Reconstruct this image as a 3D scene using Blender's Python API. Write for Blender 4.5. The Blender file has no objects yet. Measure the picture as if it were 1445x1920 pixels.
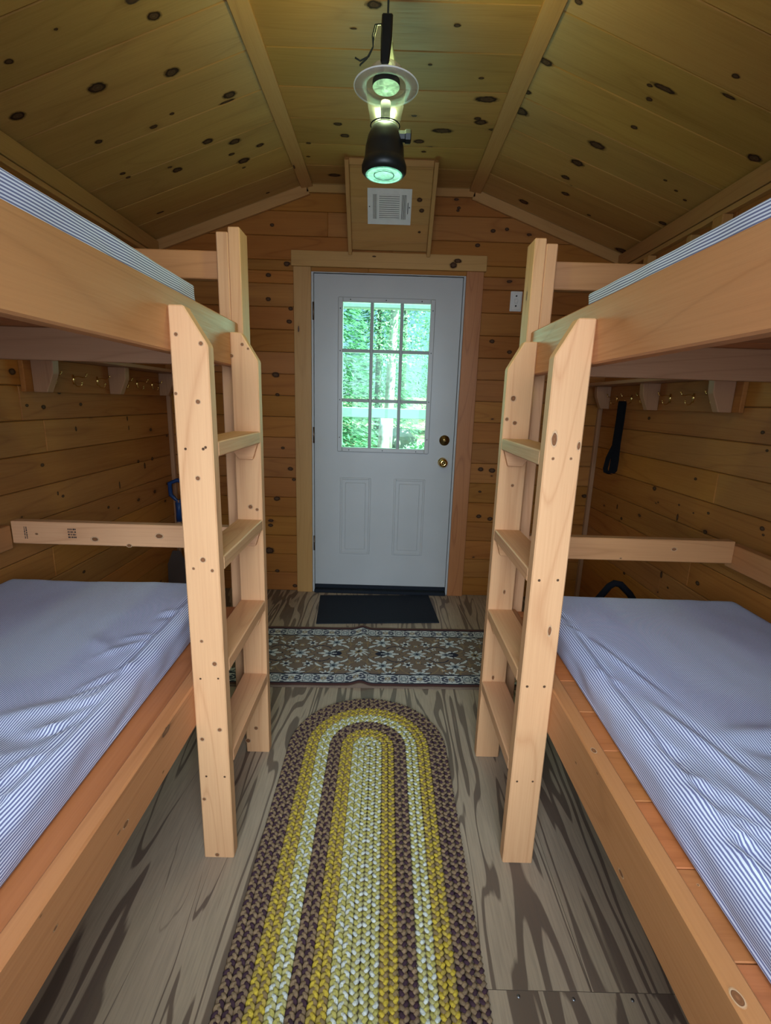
import bpy, bmesh, math, random
import numpy as np
from mathutils import Matrix, Vector, noise as mnoise
R = random.Random(7)
SC = bpy.context.scene
COL = SC.collection

# ------------------------------------------------------------------ camera, world, lights, exposure
cam_d = bpy.data.cameras.new('camera'); cam_d.sensor_fit = 'HORIZONTAL'; cam_d.sensor_width = 36.0
cam_d.lens = 36.0 * 899.8 / 1445.0; cam_d.clip_start = 0.02
cam = bpy.data.objects.new('camera', cam_d); COL.objects.link(cam)
_r = Vector((0.99957463, 0.00243942, 0.02906205)); _u = Vector((-0.02887176, 0.22354482, 0.97426595)); _f = Vector((0.00412003, 0.9746906, -0.22352016))
cam.matrix_world = Matrix(((_r.x, _u.x, -_f.x, 0), (_r.y, _u.y, -_f.y, 0), (_r.z, _u.z, -_f.z, 1.3143), (0, 0, 0, 1)))
SC.camera = cam
SC.view_settings.view_transform = 'Standard'; SC.view_settings.look = 'None'; SC.view_settings.gamma = 1.0
SC.view_settings.exposure = 0.0; SC.view_settings.use_curve_mapping = False
try:
    SC.cycles.use_denoising = True; SC.cycles.max_bounces = 10; SC.cycles.diffuse_bounces = 6
    SC.cycles.transparent_max_bounces = 24; SC.cycles.sample_clamp_indirect = 6.0; SC.cycles.caustics_refractive = False
except Exception: pass

world = bpy.data.worlds.new('sky'); SC.world = world; world.use_nodes = True
wn = world.node_tree.nodes; wl = world.node_tree.links; wn.clear()
wo = wn.new('ShaderNodeOutputWorld'); wb = wn.new('ShaderNodeBackground'); ws = wn.new('ShaderNodeTexSky')
ws.sky_type = 'HOSEK_WILKIE'; ws.turbidity = 5.0; ws.ground_albedo = 0.3; ws.sun_direction = Vector((0.5, 0.25, 0.82)).normalized()
wb.inputs['Strength'].default_value = 5.0
wl.new(ws.outputs[0], wb.inputs[0]); wl.new(wb.outputs[0], wo.inputs[0])

def lamp(name, kind, loc, power, color, rot=(0, 0, 0), **k):
    d = bpy.data.lights.new(name, kind); d.energy = power; d.color = color
    for a, b in k.items(): setattr(d, a, b)
    o = bpy.data.objects.new(name, d); COL.objects.link(o); o.location = loc; o.rotation_euler = rot
    return o
SUN = lamp('sun', 'SUN', (0, 12, 9), 25.0, (1.0, 0.98, 0.94), (math.radians(12), math.radians(38), 0), angle=math.radians(1.0))
# daylight through the window behind the photographer and through the door's glass
DAY = lamp('window_daylight', 'AREA', (0.0, -0.60, 1.36), 58.0, (0.71, 0.84, 1.0), (math.radians(58), 0, 0), shape='RECTANGLE', size=1.35, size_y=1.3, spread=math.radians(125))
DOORLIGHT = lamp('door_daylight', 'AREA', (-0.01, 3.34, 1.46), 7.0, (0.72, 1.0, 0.78), (math.radians(-90), 0, 0), shape='RECTANGLE', size=0.55, size_y=0.9)

# ------------------------------------------------------------------ node helpers
def new_mat(name):
    m = bpy.data.materials.new(name); m.use_nodes = True
    nt = m.node_tree; nt.nodes.clear()
    out = nt.nodes.new('ShaderNodeOutputMaterial'); b = nt.nodes.new('ShaderNodeBsdfPrincipled')
    nt.links.new(b.outputs[0], out.inputs[0])
    return m, nt, b, out
class N:
    def __init__(s, nt): s.nt = nt
    def node(s, t, **k):
        n = s.nt.nodes.new(t)
        for a, b in k.items(): setattr(n, a, b)
        return n
    def link(s, a, b): s.nt.links.new(a, b)
    def val(s, sock, v):
        if hasattr(v, 'is_output') or isinstance(v, bpy.types.NodeSocket): s.link(v, sock)
        else: sock.default_value = v
    def math(s, op, a, b=0.0, c=0.0):
        n = s.node('ShaderNodeMath', operation=op); s.val(n.inputs[0], a); s.val(n.inputs[1], b); s.val(n.inputs[2], c); return n.outputs[0]
    def mix(s, f, a, b, mode='MIX'):
        n = s.node('ShaderNodeMix', data_type='RGBA', blend_type=mode)
        s.val(n.inputs[0], f)
        for i, v in ((6, a), (7, b)):
            if isinstance(v, tuple) and len(v) == 3: v = (*v, 1)
            s.val(n.inputs[i], v)
        return n.outputs[2]
    def noise(s, vec, scale=1.0, detail=2.0, rough=0.5, dist=0.0):
        n = s.node('ShaderNodeTexNoise'); s.link(vec, n.inputs['Vector'])
        n.inputs['Scale'].default_value = scale; n.inputs['Detail'].default_value = detail
        n.inputs['Roughness'].default_value = rough; n.inputs['Distortion'].default_value = dist
        return n.outputs['Fac']
    def mapping(s, vec, scale, loc=(0, 0, 0)):
        n = s.node('ShaderNodeMapping'); s.link(vec, n.inputs[0]); n.inputs['Scale'].default_value = scale; n.inputs['Location'].default_value = loc
        return n.outputs[0]
    def ramp(s, f, stops):
        n = s.node('ShaderNodeValToRGB'); e = n.color_ramp.elements
        while len(e) < len(stops): e.new(0.5)
        for el, (p, c) in zip(e, stops):
            el.position = p; el.color = (*c, 1) if isinstance(c, tuple) else (c, c, c, 1)
        s.link(f, n.inputs[0]); return n.outputs[0]
    def maprange(s, v, a, b, c=0.0, d=1.0):
        n = s.node('ShaderNodeMapRange'); s.val(n.inputs[0], v)
        for i, x in enumerate((a, b, c, d)): n.inputs[i + 1].default_value = x
        return n.outputs[0]

def wood(name, light, dark, knot=0.5, knot_scale=(4.0, 7.0), rough=0.45, rings=9.0, ring_amt=0.45, var=0.30, spec=0.35, tv=(0.88, 1.08), kdark=1.0):
    m, nt, b, out = new_mat(name); h = N(nt)
    uv = h.node('ShaderNodeUVMap').outputs[0]
    tint = h.node('ShaderNodeAttribute', attribute_name='tint')
    broad = h.noise(h.mapping(uv, (0.9, 9, 1)), 1.0, 3, 0.55, 0.4)
    fine = h.noise(h.mapping(uv, (5, 190, 1)), 1.0, 2, 0.6)
    field = h.noise(h.mapping(uv, (0.55, 5.5, 1)), 1.0, 1, 0.4, 0.25)
    ring = h.math('PINGPONG', h.math('MULTIPLY', field, rings * 2), 1.0)
    line = h.maprange(ring, 0.72, 1.0)
    line = h.math('MULTIPLY', line, line)
    f = h.math('ADD', h.math('MULTIPLY', line, ring_amt), h.maprange(broad, 0.35, 0.75, 0, var))
    f = h.math('ADD', f, h.maprange(fine, 0.35, 0.7, -0.06, 0.12))
    col = h.mix(f, light, dark)
    # board to board difference
    sep = h.node('ShaderNodeSeparateColor'); h.link(tint.outputs['Color'], sep.inputs[0])
    hsv = h.node('ShaderNodeHueSaturation'); h.link(col, hsv.inputs['Color'])
    h.link(h.maprange(sep.outputs[0], 0, 1, *tv), hsv.inputs['Value'])
    h.link(h.maprange(sep.outputs[1], 0, 1, 0.495, 0.504), hsv.inputs['Hue'])
    h.link(h.maprange(sep.outputs[2], 0, 1, 0.985, 1.035), hsv.inputs['Saturation'])
    col = hsv.outputs[0]
    if knot > 0:
        kv = h.mapping(uv, (knot_scale[0], knot_scale[1], 1))
        wob = h.node('ShaderNodeVectorMath', operation='ADD'); h.link(kv, wob.inputs[0])
        nz = h.node('ShaderNodeTexNoise'); h.link(uv, nz.inputs[0]); nz.inputs['Scale'].default_value = 60.0
        sc = h.node('ShaderNodeVectorMath', operation='SCALE'); h.link(nz.outputs['Color'], sc.inputs[0]); sc.inputs['Scale'].default_value = 0.07
        h.link(sc.outputs[0], wob.inputs[1])
        vo = h.node('ShaderNodeTexVoronoi', voronoi_dimensions='2D'); h.link(wob.outputs[0], vo.inputs['Vector']); vo.inputs['Scale'].default_value = 1.0
        cs = h.node('ShaderNodeSeparateColor'); h.link(vo.outputs['Color'], cs.inputs[0])
        on = h.math('LESS_THAN', cs.outputs[0], knot)
        size = h.maprange(cs.outputs[1], 0, 1, 0.03, 0.10)
        dn = h.math('DIVIDE', vo.outputs['Distance'], size)
        core = h.math('MULTIPLY', h.maprange(dn, 1.05, 0.8), on)
        halo = h.math('MULTIPLY', h.maprange(dn, 2.6, 0.9, 0, 0.35), on)
        col = h.mix(halo, col, tuple(c * 0.75 for c in dark))
        kc = h.mix(h.maprange(dn, 0.2, 0.9), tuple(kdark * c for c in (0.10, 0.042, 0.018)), tuple(kdark * c for c in (0.030, 0.012, 0.007)))
        col = h.mix(core, col, kc)
    h.link(col, b.inputs['Base Color'])
    h.link(h.maprange(fine, 0.3, 0.7, rough - 0.06, rough + 0.08), b.inputs['Roughness'])
    b.inputs['Specular IOR Level'].default_value = spec
    bp = h.node('ShaderNodeBump'); bp.inputs['Strength'].default_value = 0.12; bp.inputs['Distance'].default_value = 0.002
    h.link(fine, bp.inputs['Height']); h.link(bp.outputs[0], b.inputs['Normal'])
    return m

def knot_mat(name, pale=False):
    m, nt, b, out = new_mat(name); h = N(nt)
    uv = h.node('ShaderNodeUVMap').outputs[0]
    ln = h.node('ShaderNodeVectorMath', operation='LENGTH'); h.link(uv, ln.inputs[0])
    geo = h.node('ShaderNodeNewGeometry')
    nz = h.noise(geo.outputs['Position'], 55.0, 2)
    rr = h.math('ADD', ln.outputs['Value'], h.maprange(nz, 0.3, 0.7, -0.10, 0.10))
    if pale: col = h.ramp(rr, [(0.0, (0.27, 0.11, 0.045)), (0.3, (0.18, 0.07, 0.028)), (0.5, (0.22, 0.09, 0.036)), (0.6, (0.12, 0.045, 0.02)), (0.72, (0.74, 0.48, 0.27)), (1.0, (0.70, 0.42, 0.20))])
    else: col = h.ramp(rr, [(0.0, (0.13, 0.075, 0.04)), (0.22, (0.085, 0.04, 0.02)), (0.38, (0.12, 0.06, 0.03)), (0.5, (0.05, 0.022, 0.012)), (0.66, (0.03, 0.013, 0.008)), (0.82, (0.17, 0.085, 0.035)), (1.0, (0.3, 0.17, 0.07))])
    h.link(col, b.inputs['Base Color']); b.inputs['Roughness'].default_value = 0.6; b.inputs['Specular IOR Level'].default_value = 0.08
    h.link(h.ramp(rr, [(0.0, 0.95), (0.66, 0.95), (0.76, 0.45), (1.0, 0.0)]), b.inputs['Alpha'])
    return m

def plain(name, col, rough=0.5, metal=0.0, spec=0.5, vary=0.0, vscale=30.0, bump=0.0, **kw):
    m, nt, b, out = new_mat(name); h = N(nt)
    geo = h.node('ShaderNodeTexCoord').outputs['Object']
    nz = h.noise(geo, vscale, 3)
    h.link(h.mix(h.maprange(nz, 0.3, 0.7), tuple(c * (1 - vary) for c in col), tuple(min(1, c * (1 + vary)) for c in col)), b.inputs['Base Color'])
    b.inputs['Roughness'].default_value = rough; b.inputs['Metallic'].default_value = metal; b.inputs['Specular IOR Level'].default_value = spec
    if bump:
        bp = h.node('ShaderNodeBump'); bp.inputs['Strength'].default_value = bump; bp.inputs['Distance'].default_value = 0.003
        h.link(nz, bp.inputs['Height']); h.link(bp.outputs[0], b.inputs['Normal'])
    for k, v in kw.items(): b.inputs[k.replace('_', ' ')].default_value = v
    return m

def glass_mat(name, tint, gloss=0.5, rough=0.0, thin=0.0):
    m = bpy.data.materials.new(name); m.use_nodes = True; nt = m.node_tree; nt.nodes.clear(); h = N(nt)
    out = h.node('ShaderNodeOutputMaterial'); tr = h.node('ShaderNodeBsdfTransparent'); gl = h.node('ShaderNodeBsdfGlossy')
    tr.inputs[0].default_value = (*tint, 1); gl.inputs['Roughness'].default_value = rough; gl.inputs[0].default_value = (1, 1, 1, 1)
    fr = h.node('ShaderNodeFresnel'); fr.inputs[0].default_value = 1.5
    mx = h.node('ShaderNodeMixShader'); h.link(h.math('MULTIPLY', fr.outputs[0], gloss, 0), mx.inputs[0])
    if thin:
        lw = h.node('ShaderNodeLayerWeight'); lw.inputs[0].default_value = 0.35
        h.link(h.math('MULTIPLY', lw.outputs['Facing'], thin), mx.inputs[0])
    h.link(tr.outputs[0], mx.inputs[1]); h.link(gl.outputs[0], mx.inputs[2]); h.link(mx.outputs[0], out.inputs[0])
    return m

def glow(name, col, strength, base=(0.10, 0.14, 0.12)):
    m, nt, b, out = new_mat(name); h = N(nt)
    tc = h.node('ShaderNodeTexCoord').outputs['Object']
    nz = h.noise(tc, 45.0, 2, 0.5, 1.2)
    c = h.mix(h.maprange(nz, 0.35, 0.62), tuple(x * 0.45 for x in col), col)
    h.link(c, b.inputs['Emission Color']); b.inputs['Emission Strength'].default_value = strength
    b.inputs['Base Color'].default_value = (*base, 1); b.inputs['Roughness'].default_value = 0.2
    return m

def attr_mat(name, attr, rough=0.9, bump_scale=400.0, bump=0.3, spec=0.15):
    m, nt, b, out = new_mat(name); h = N(nt)
    a = h.node('ShaderNodeAttribute', attribute_name=attr)
    tc = h.node('ShaderNodeTexCoord').outputs['Object']; nz = h.noise(tc, bump_scale, 2)
    h.link(h.mix(h.maprange(nz, 0.3, 0.7, 0, 0.35), a.outputs['Color'], (0.02, 0.015, 0.01), 'MIX'), b.inputs['Base Color'])
    b.inputs['Roughness'].default_value = rough; b.inputs['Specular IOR Level'].default_value = spec
    bp = h.node('ShaderNodeBump'); bp.inputs['Strength'].default_value = bump; bp.inputs['Distance'].default_value = 0.002
    h.link(nz, bp.inputs['Height']); h.link(bp.outputs[0], b.inputs['Normal'])
    return m

def plywood_mat():
    m, nt, b, out = new_mat('plywood'); h = N(nt)
    uv = h.node('ShaderNodeUVMap').outputs[0]
    n1 = h.noise(h.mapping(uv, (0.85, 8.0, 1)), 1.0, 2.0, 0.5, 0.4)
    n2 = h.noise(h.mapping(uv, (2.6, 30, 1)), 1.0, 3, 0.6)
    ring = h.math('PINGPONG', h.math('ADD', h.math('MULTIPLY', n1, 17.0), h.math('MULTIPLY', n2, 0.6)), 1.0)
    wmod = h.maprange(h.noise(h.mapping(uv, (1.2, 4, 1)), 1.0, 1), 0.3, 0.7, 0.30, 1.02)
    edge = h.math('SUBTRACT', ring, wmod)
    dark = h.maprange(edge, -0.07, 0.05)
    fine = h.noise(h.mapping(uv, (8, 160, 1)), 1.0, 3, 0.6)
    broad = h.noise(h.mapping(uv, (1.5, 2.5, 1)), 1.0, 2)
    lightc = h.mix(h.maprange(broad, 0.3, 0.7), (0.31, 0.225, 0.148), (0.42, 0.318, 0.212))
    darkc = h.mix(h.maprange(broad, 0.3, 0.7), (0.095, 0.060, 0.041), (0.155, 0.105, 0.074))
    c = h.mix(h.math('MULTIPLY', dark, 0.9), lightc, darkc)
    c = h.mix(h.maprange(fine, 0.4, 0.75, 0, 0.35), c, (0.10, 0.08, 0.06))
    h.link(c, b.inputs['Base Color']); b.inputs['Specular IOR Level'].default_value = 0.35
    h.link(h.maprange(fine, 0.3, 0.7, 0.38, 0.55), b.inputs['Roughness'])
    bp = h.node('ShaderNodeBump'); bp.inputs['Strength'].default_value = 0.15; bp.inputs['Distance'].default_value = 0.002
    h.link(ring, bp.inputs['Height']); h.link(bp.outputs[0], b.inputs['Normal'])
    return m

def ticking_mat():
    m, nt, b, out = new_mat('striped_ticking'); h = N(nt)
    uv = h.node('ShaderNodeUVMap').outputs[0]
    sx = h.node('ShaderNodeSeparateXYZ'); h.link(uv, sx.inputs[0])
    s = h.math('SINE', h.math('MULTIPLY', sx.outputs[0], 2 * math.pi / 0.0056))
    f = h.maprange(s, -0.35, 0.35)
    weave = h.noise(h.mapping(uv, (900, 900, 1)), 1.0, 1)
    c = h.mix(f, (0.70, 0.73, 0.84), (0.125, 0.13, 0.27))
    c = h.mix(h.maprange(weave, 0.3, 0.7, 0, 0.2), c, (0.30, 0.31, 0.40))
    h.link(c, b.inputs['Base Color']); b.inputs['Roughness'].default_value = 0.75; b.inputs['Specular IOR Level'].default_value = 0.25
    bp = h.node('ShaderNodeBump'); bp.inputs['Strength'].default_value = 0.2; bp.inputs['Distance'].default_value = 0.001
    h.link(weave, bp.inputs['Height']); h.link(bp.outputs[0], b.inputs['Normal'])
    return m

def leaf_mat(name, c1, c2):
    m, nt, b, out = new_mat(name); h = N(nt)
    p = h.node('ShaderNodeNewGeometry').outputs['Position']
    c = h.mix(h.maprange(h.noise(p, 3.0, 3), 0.3, 0.7), c1, c2)
    h.link(c, b.inputs['Base Color']); b.inputs['Roughness'].default_value = 0.6
    tr = h.node('ShaderNodeBsdfTranslucent'); h.link(c, tr.inputs[0])
    mx = h.node('ShaderNodeMixShader'); mx.inputs[0].default_value = 0.45
    h.link(b.outputs[0], mx.inputs[1]); h.link(tr.outputs[0], mx.inputs[2]); h.link(mx.outputs[0], out.inputs[0])
    return m

M = dict(
    ceil=wood('ceiling_pine', (0.47, 0.262, 0.076), (0.25, 0.11, 0.024), 0.08, rings=6, ring_amt=0.22, rough=0.42, spec=0.25),
    wall=wood('wall_pine', (0.40, 0.160, 0.040), (0.20, 0.064, 0.015), 0.13, (5, 9), rings=7, ring_amt=0.32, rough=0.5, spec=0.14),
    stud=wood('stud_pine', (0.63, 0.342, 0.165), (0.44, 0.195, 0.082), 0.02, (5, 12), rings=9, ring_amt=0.38, rough=0.55, var=0.22, spec=0.2, tv=(0.9, 1.08), kdark=2.6),
    rail=wood('rail_fir', (0.46, 0.205, 0.082), (0.30, 0.115, 0.041), 0.02, (3, 9), rings=8, ring_amt=0.35, rough=0.42, kdark=2.0),
    deck=wood('deck_pine', (0.44, 0.155, 0.050), (0.27, 0.085, 0.024), 0.03, rings=8, ring_amt=0.4),
    trim=wood('trim_pine', (0.50, 0.265, 0.085), (0.33, 0.145, 0.038), 0.03, (4, 16), rings=6, ring_amt=0.25),
    redtrim=wood('red_trim_pine', (0.42, 0.175, 0.065), (0.23, 0.075, 0.025), 0.03, (4, 12), rings=9, ring_amt=0.4),
    bracket=wood('bracket_pine', (0.40, 0.205, 0.110), (0.28, 0.125, 0.060), 0.0),
    ply=plywood_mat(), knot=knot_mat('knot'), paleknot=knot_mat('pale_knot', True), tick=ticking_mat(),
    muntin=plain('shaded_white_muntin', (0.30, 0.33, 0.31), 0.5), white=plain('door_white', (0.43, 0.425, 0.41), 0.42, vary=0.03, vscale=4),  # muntin: white bars, their backlit shade put into the grey-green colour
    offwhite=plain('white_plastic', (0.72, 0.70, 0.66), 0.4, vary=0.03),
    whitemetal=plain('white_enamel', (0.72, 0.70, 0.66), 0.4, vary=0.04),
    slot=plain('dark_slot', (0.07, 0.06, 0.055), 0.7),
    screw=plain('dark_screw', (0.05, 0.045, 0.04), 0.45, 0.6),
    brass=plain('polished_brass', (0.80, 0.56, 0.20), 0.16, 1.0, vary=0.1),
    oldbrass=plain('dull_brass', (0.30, 0.21, 0.09), 0.32, 1.0, vary=0.15),
    hinge=plain('dark_bronze', (0.16, 0.11, 0.075), 0.4, 0.8),
    rubber=plain('black_rubber', (0.009, 0.012, 0.018), 0.7, vary=0.35, vscale=240, bump=0.5, spec=0.22),
    black=plain('black_plastic', (0.006, 0.007, 0.006), 0.42, vary=0.2, spec=0.3),
    webbing=plain('black_webbing', (0.007, 0.007, 0.009), 0.9, vary=0.3, vscale=400, bump=0.4, spec=0.08),
    bluepl=plain('blue_plastic', (0.012, 0.045, 0.16), 0.4, vary=0.2),
    steel=plain('grey_steel', (0.25, 0.25, 0.26), 0.4, 0.9),
    matte=plain('matte_black', (0.004, 0.004, 0.004), 0.9, spec=0.03),
    cord=plain('dark_green_cord', (0.012, 0.016, 0.006), 0.8, vary=0.3),
    ink=plain('black_ink', (0.035, 0.022, 0.018), 0.8),
    glass=glass_mat('door_glass', (0.76, 1.0, 0.93), 0.16),
    wglass=glass_mat('window_glass', (0.96, 0.98, 0.98), 1.0),
    globe=glass_mat('clear_plastic', (0.84, 0.82, 0.76), 0.22, 0.28, 0.09),
    rim=None,
    glow_top=glow('lamp_reflector_glow', (0.50, 1.0, 0.52), 1.0),
    glow_low=glow('lamp_lens_glow', (0.20, 0.72, 0.45), 1.0),
    tube=plain('frosted_tube', (0.026, 0.026, 0.030), 0.6, spec=0.04, Alpha=0.75),
    yarn=attr_mat('braid_yarn', 'tint', 0.9, 260.0, 0.5),
    pile=attr_mat('runner_pile', 'tint', 0.95, 500.0, 0.35),
    leaf=leaf_mat('spruce_needles', (0.08, 0.26, 0.13), (0.28, 0.52, 0.30)),
    leaf2=leaf_mat('pale_leaves', (0.30, 0.55, 0.32), (0.62, 0.80, 0.58)),
    bark=plain('pale_bark', (0.62, 0.60, 0.57), 0.9, vary=0.35, vscale=14, bump=0.5),
    darkbark=plain('grey_bark', (0.20, 0.19, 0.18), 0.9, vary=0.35, vscale=14, bump=0.5),
    soil=plain('forest_soil', (0.30, 0.28, 0.17), 0.95, vary=0.5, vscale=2.5, bump=0.4),
    rock=plain('pale_rock', (0.62, 0.58, 0.50), 0.85, vary=0.2, vscale=5, bump=0.4),
    porch=plain('painted_porch_wood', (0.36, 0.50, 0.45), 0.6, vary=0.08),
)
_m, _nt, _b, _o = new_mat('lamp_shade_plastic'); _b.inputs['Base Color'].default_value = (0.46, 0.42, 0.36, 1); _b.inputs['Alpha'].default_value = 0.46; _b.inputs['Roughness'].default_value = 0.15
_h = N(_nt); _n = _h.noise(_h.node('ShaderNodeTexCoord').outputs['Object'], 30); _h.link(_h.maprange(_n, 0.3, 0.7, 0.10, 0.2), _b.inputs['Roughness']); M['rim'] = _m

# ------------------------------------------------------------------ mesh builder
class MB:
    def __init__(s):
        s.bm = bmesh.new(); s.uv = s.bm.loops.layers.uv.new('UVMap'); s.col = s.bm.loops.layers.float_color.new('tint'); s.mats = []
    def mi(s, key):
        if key not in s.mats: s.mats.append(key)
        return s.mats.index(key)
    def _merge(s, t, mat, tint, mtx, uvoff, axis):
        """copy temp bmesh t (built in local axes) into s with grain UVs along axis"""
        i = s.mi(mat); vm = {}
        for f in t.faces:
            n = f.normal; nv = []
            for v in f.verts:
                if v not in vm:
                    co = v.co.copy()
                    vm[v] = s.bm.verts.new(mtx @ co if mtx else co)
                nv.append(vm[v])
            try: nf = s.bm.faces.new(nv)
            except ValueError: continue
            nf.material_index = i; nf.smooth = f.smooth
            d = max(range(3), key=lambda k: abs(n[k]))
            if d == axis: a, b2 = [k for k in range(3) if k != axis]
            else: a = axis; b2 = [k for k in range(3) if k not in (axis, d)][0]
            for l, v in zip(nf.loops, f.verts):
                sc = 0.12 if d == axis else 1.0
                l[s.uv].uv = (v.co[a] * sc + uvoff[0] , v.co[b2] + uvoff[1] + d * 0.37)
                l[s.col] = tint
    def board(s, lo, hi, axis=0, mat='stud', bev=0.002, mtx=None, tint=None, uvoff=None):
        t = bmesh.new(); bmesh.ops.create_cube(t, size=1.0)
        for v in t.verts: v.co = Vector([(lo[k] + hi[k]) / 2 + v.co[k] * (hi[k] - lo[k]) for k in range(3)])
        if bev > 0: bmesh.ops.bevel(t, geom=t.edges[:], offset=bev, segments=1, affect='EDGES', profile=0.5)
        t.normal_update()
        s._merge(t, mat, tint or (R.random(), R.random(), R.random(), 1), mtx, uvoff or (R.uniform(0, 40), R.uniform(0, 40)), axis); t.free()
    def prism(s, pts, lo, hi, ext, axis, mat, bev=0.0015, tint=None):
        """pts: 2D outline in the two axes other than ext, extruded from lo to hi along ext"""
        t = bmesh.new(); oth = [k for k in range(3) if k != ext]
        def mk(h):
            vs = []
            for p in pts:
                c = [0, 0, 0]; c[oth[0]], c[oth[1]] = p; c[ext] = h; vs.append(t.verts.new(c))
            return vs
        a, b = mk(lo), mk(hi); n = len(pts)
        t.faces.new(a); t.faces.new(list(reversed(b)))
        for i in range(n): t.faces.new([a[(i + 1) % n], a[i], b[i], b[(i + 1) % n]])
        bmesh.ops.recalc_face_normals(t, faces=t.faces[:])
        if bev: bmesh.ops.bevel(t, geom=t.edges[:], offset=bev, segments=1, affect='EDGES', profile=0.5)
        t.normal_update()
        s._merge(t, mat, tint or (R.random(), R.random(), R.random(), 1), None, (R.uniform(0, 40), R.uniform(0, 40)), axis); t.free()
    def face(s, pts, mat, uvs=None, tint=(0.5, 0.5, 0.5, 1), smooth=False):
        f = s.bm.faces.new([s.bm.verts.new(p) for p in pts]); f.material_index = s.mi(mat); f.smooth = smooth
        for k, l in enumerate(f.loops):
            l[s.uv].uv = uvs[k] if uvs else (0, 0); l[s.col] = tint
    def tube(s, path, rad, mat, seg=8, closed=False, tint=(0.5, 0.5, 0.5, 1), flat=1.0):
        P = [Vector(p) for p in path]; n = len(P); rr = rad if isinstance(rad, (list, tuple)) else [rad] * n
        rings = []; up = Vector((0.13, 0.27, 0.95))
        for i in range(n):
            a = P[(i - 1) % n] if (closed or i > 0) else P[i]; b = P[(i + 1) % n] if (closed or i < n - 1) else P[i]
            d = (b - a).normalized(); x = up.cross(d)
            if x.length < 1e-3: x = Vector((1, 0, 0)).cross(d)
            x.normalize(); y = d.cross(x); up = y
            rings.append([s.bm.verts.new(P[i] + (x * math.cos(2 * math.pi * k / seg) + y * math.sin(2 * math.pi * k / seg) * flat) * rr[i]) for k in range(seg)])
        i0 = s.mi(mat)
        def q(v):
            f = s.bm.faces.new(v); f.smooth = True; f.material_index = i0
            for l in f.loops: l[s.col] = tint; l[s.uv].uv = (l.vert.co.z * 1.0, l.vert.co.x)
        for i in range(n if closed else n - 1):
            A, B = rings[i], rings[(i + 1) % n]
            for k in range(seg): q([A[k], A[(k + 1) % seg], B[(k + 1) % seg], B[k]])
        if not closed:
            q(list(reversed(rings[0]))); q(rings[-1])
    def lathe(s, prof, c, mat, seg=40, axis='z', cap=True, smooth=True, mtx=None):
        """prof: (radius, height) pairs"""
        rings = []; i0 = s.mi(mat)
        for r_, h_ in prof:
            ring = []
            for k in range(seg):
                a = 2 * math.pi * k / seg; u, v = r_ * math.cos(a), r_ * math.sin(a)
                p = Vector((u, v, h_)) if axis == 'z' else (Vector((u, h_, v)) if axis == 'y' else Vector((h_, u, v)))
                if mtx: p = mtx @ p
                ring.append(s.bm.verts.new(p + Vector(c)))
            rings.append(ring)
        def q(v):
            f = s.bm.faces.new(v); f.smooth = smooth; f.material_index = i0
            for l in f.loops: l[s.col] = (0.5, 0.5, 0.5, 1)
        for A, B in zip(rings, rings[1:]):
            for k in range(seg): q([A[k], A[(k + 1) % seg], B[(k + 1) % seg], B[k]])
        if cap: q(list(reversed(rings[0]))); q(rings[-1])
    def ball(s, c, r, mat, sc=(1, 1, 1), seg=12):
        t = bmesh.new(); bmesh.ops.create_uvsphere(t, u_segments=seg, v_segments=seg // 2 + 2, radius=r)
        for f in t.faces: f.smooth = True
        for v in t.verts: v.co = Vector((v.co.x * sc[0], v.co.y * sc[1], v.co.z * sc[2])) + Vector(c)
        t.normal_update(); s._merge(t, mat, (0.5, 0.5, 0.5, 1), None, (0, 0), 0); t.free()
    def knots(s, table, n, u, lift=0.0012, grow=1.25, pale=None):
        n = Vector(n).normalized(); u = Vector(u).normalized(); v = n.cross(u)
        for x, y, z, r_, asp in table:
            i0 = s.mi('paleknot' if pale and r_ > pale else 'knot')
            c = Vector((x, y, z)) + n * lift; ru = r_ * grow; rv = ru / asp
            if asp < 1: rv = r_ * grow; ru = rv * asp
            ph = R.uniform(-0.25, 0.25)
            rings = [[s.bm.verts.new(c)]]
            for q in (0.5, 1.0):
                rings.append([s.bm.verts.new(c + u * (ru * q * math.cos(2 * math.pi * k / 14 + ph * 0)) + v * (rv * q * math.sin(2 * math.pi * k / 14))) for k in range(14)])
            for k in range(14):
                k2 = (k + 1) % 14; a = 2 * math.pi * k / 14; b = 2 * math.pi * (k + 1) / 14
                for vs, uvs in (([rings[0][0], rings[1][k], rings[1][k2]], [(0, 0), (.5 * math.cos(a), .5 * math.sin(a)), (.5 * math.cos(b), .5 * math.sin(b))]),
                                ([rings[1][k], rings[2][k], rings[2][k2], rings[1][k2]], [(.5 * math.cos(a), .5 * math.sin(a)), (math.cos(a), math.sin(a)), (math.cos(b), math.sin(b)), (.5 * math.cos(b), .5 * math.sin(b))])):
                    f = s.bm.faces.new(vs); f.material_index = i0
                    for l, w in zip(f.loops, uvs): l[s.uv].uv = w; l[s.col] = (0.5, 0.5, 0.5, 1)
    def cut(s, co, no):
        bmesh.ops.bisect_plane(s.bm, geom=s.bm.verts[:] + s.bm.edges[:] + s.bm.faces[:], plane_co=co, plane_no=no, clear_outer=True)
    def build(s, name, parent=None, origin=None):
        me = bpy.data.meshes.new(name)
        base = Vector(origin) if origin is not None else Vector((0, 0, 0))
        if parent is not None and origin is None: base = parent_base(parent)
        if base.length: bmesh.ops.translate(s.bm, verts=s.bm.verts[:], vec=-base)
        s.bm.to_mesh(me); s.bm.free()
        for k in s.mats: me.materials.append(M[k])
        o = bpy.data.objects.new(name, me); COL.objects.link(o)
        if parent is not None:
            o.parent = parent; o.location = base - parent_base(parent)
        else: o.location = base
        return o
BASE = {}
def parent_base(p):
    b = Vector((0, 0, 0))
    while p is not None:
        b += p.location; p = p.parent
    return b
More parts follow.
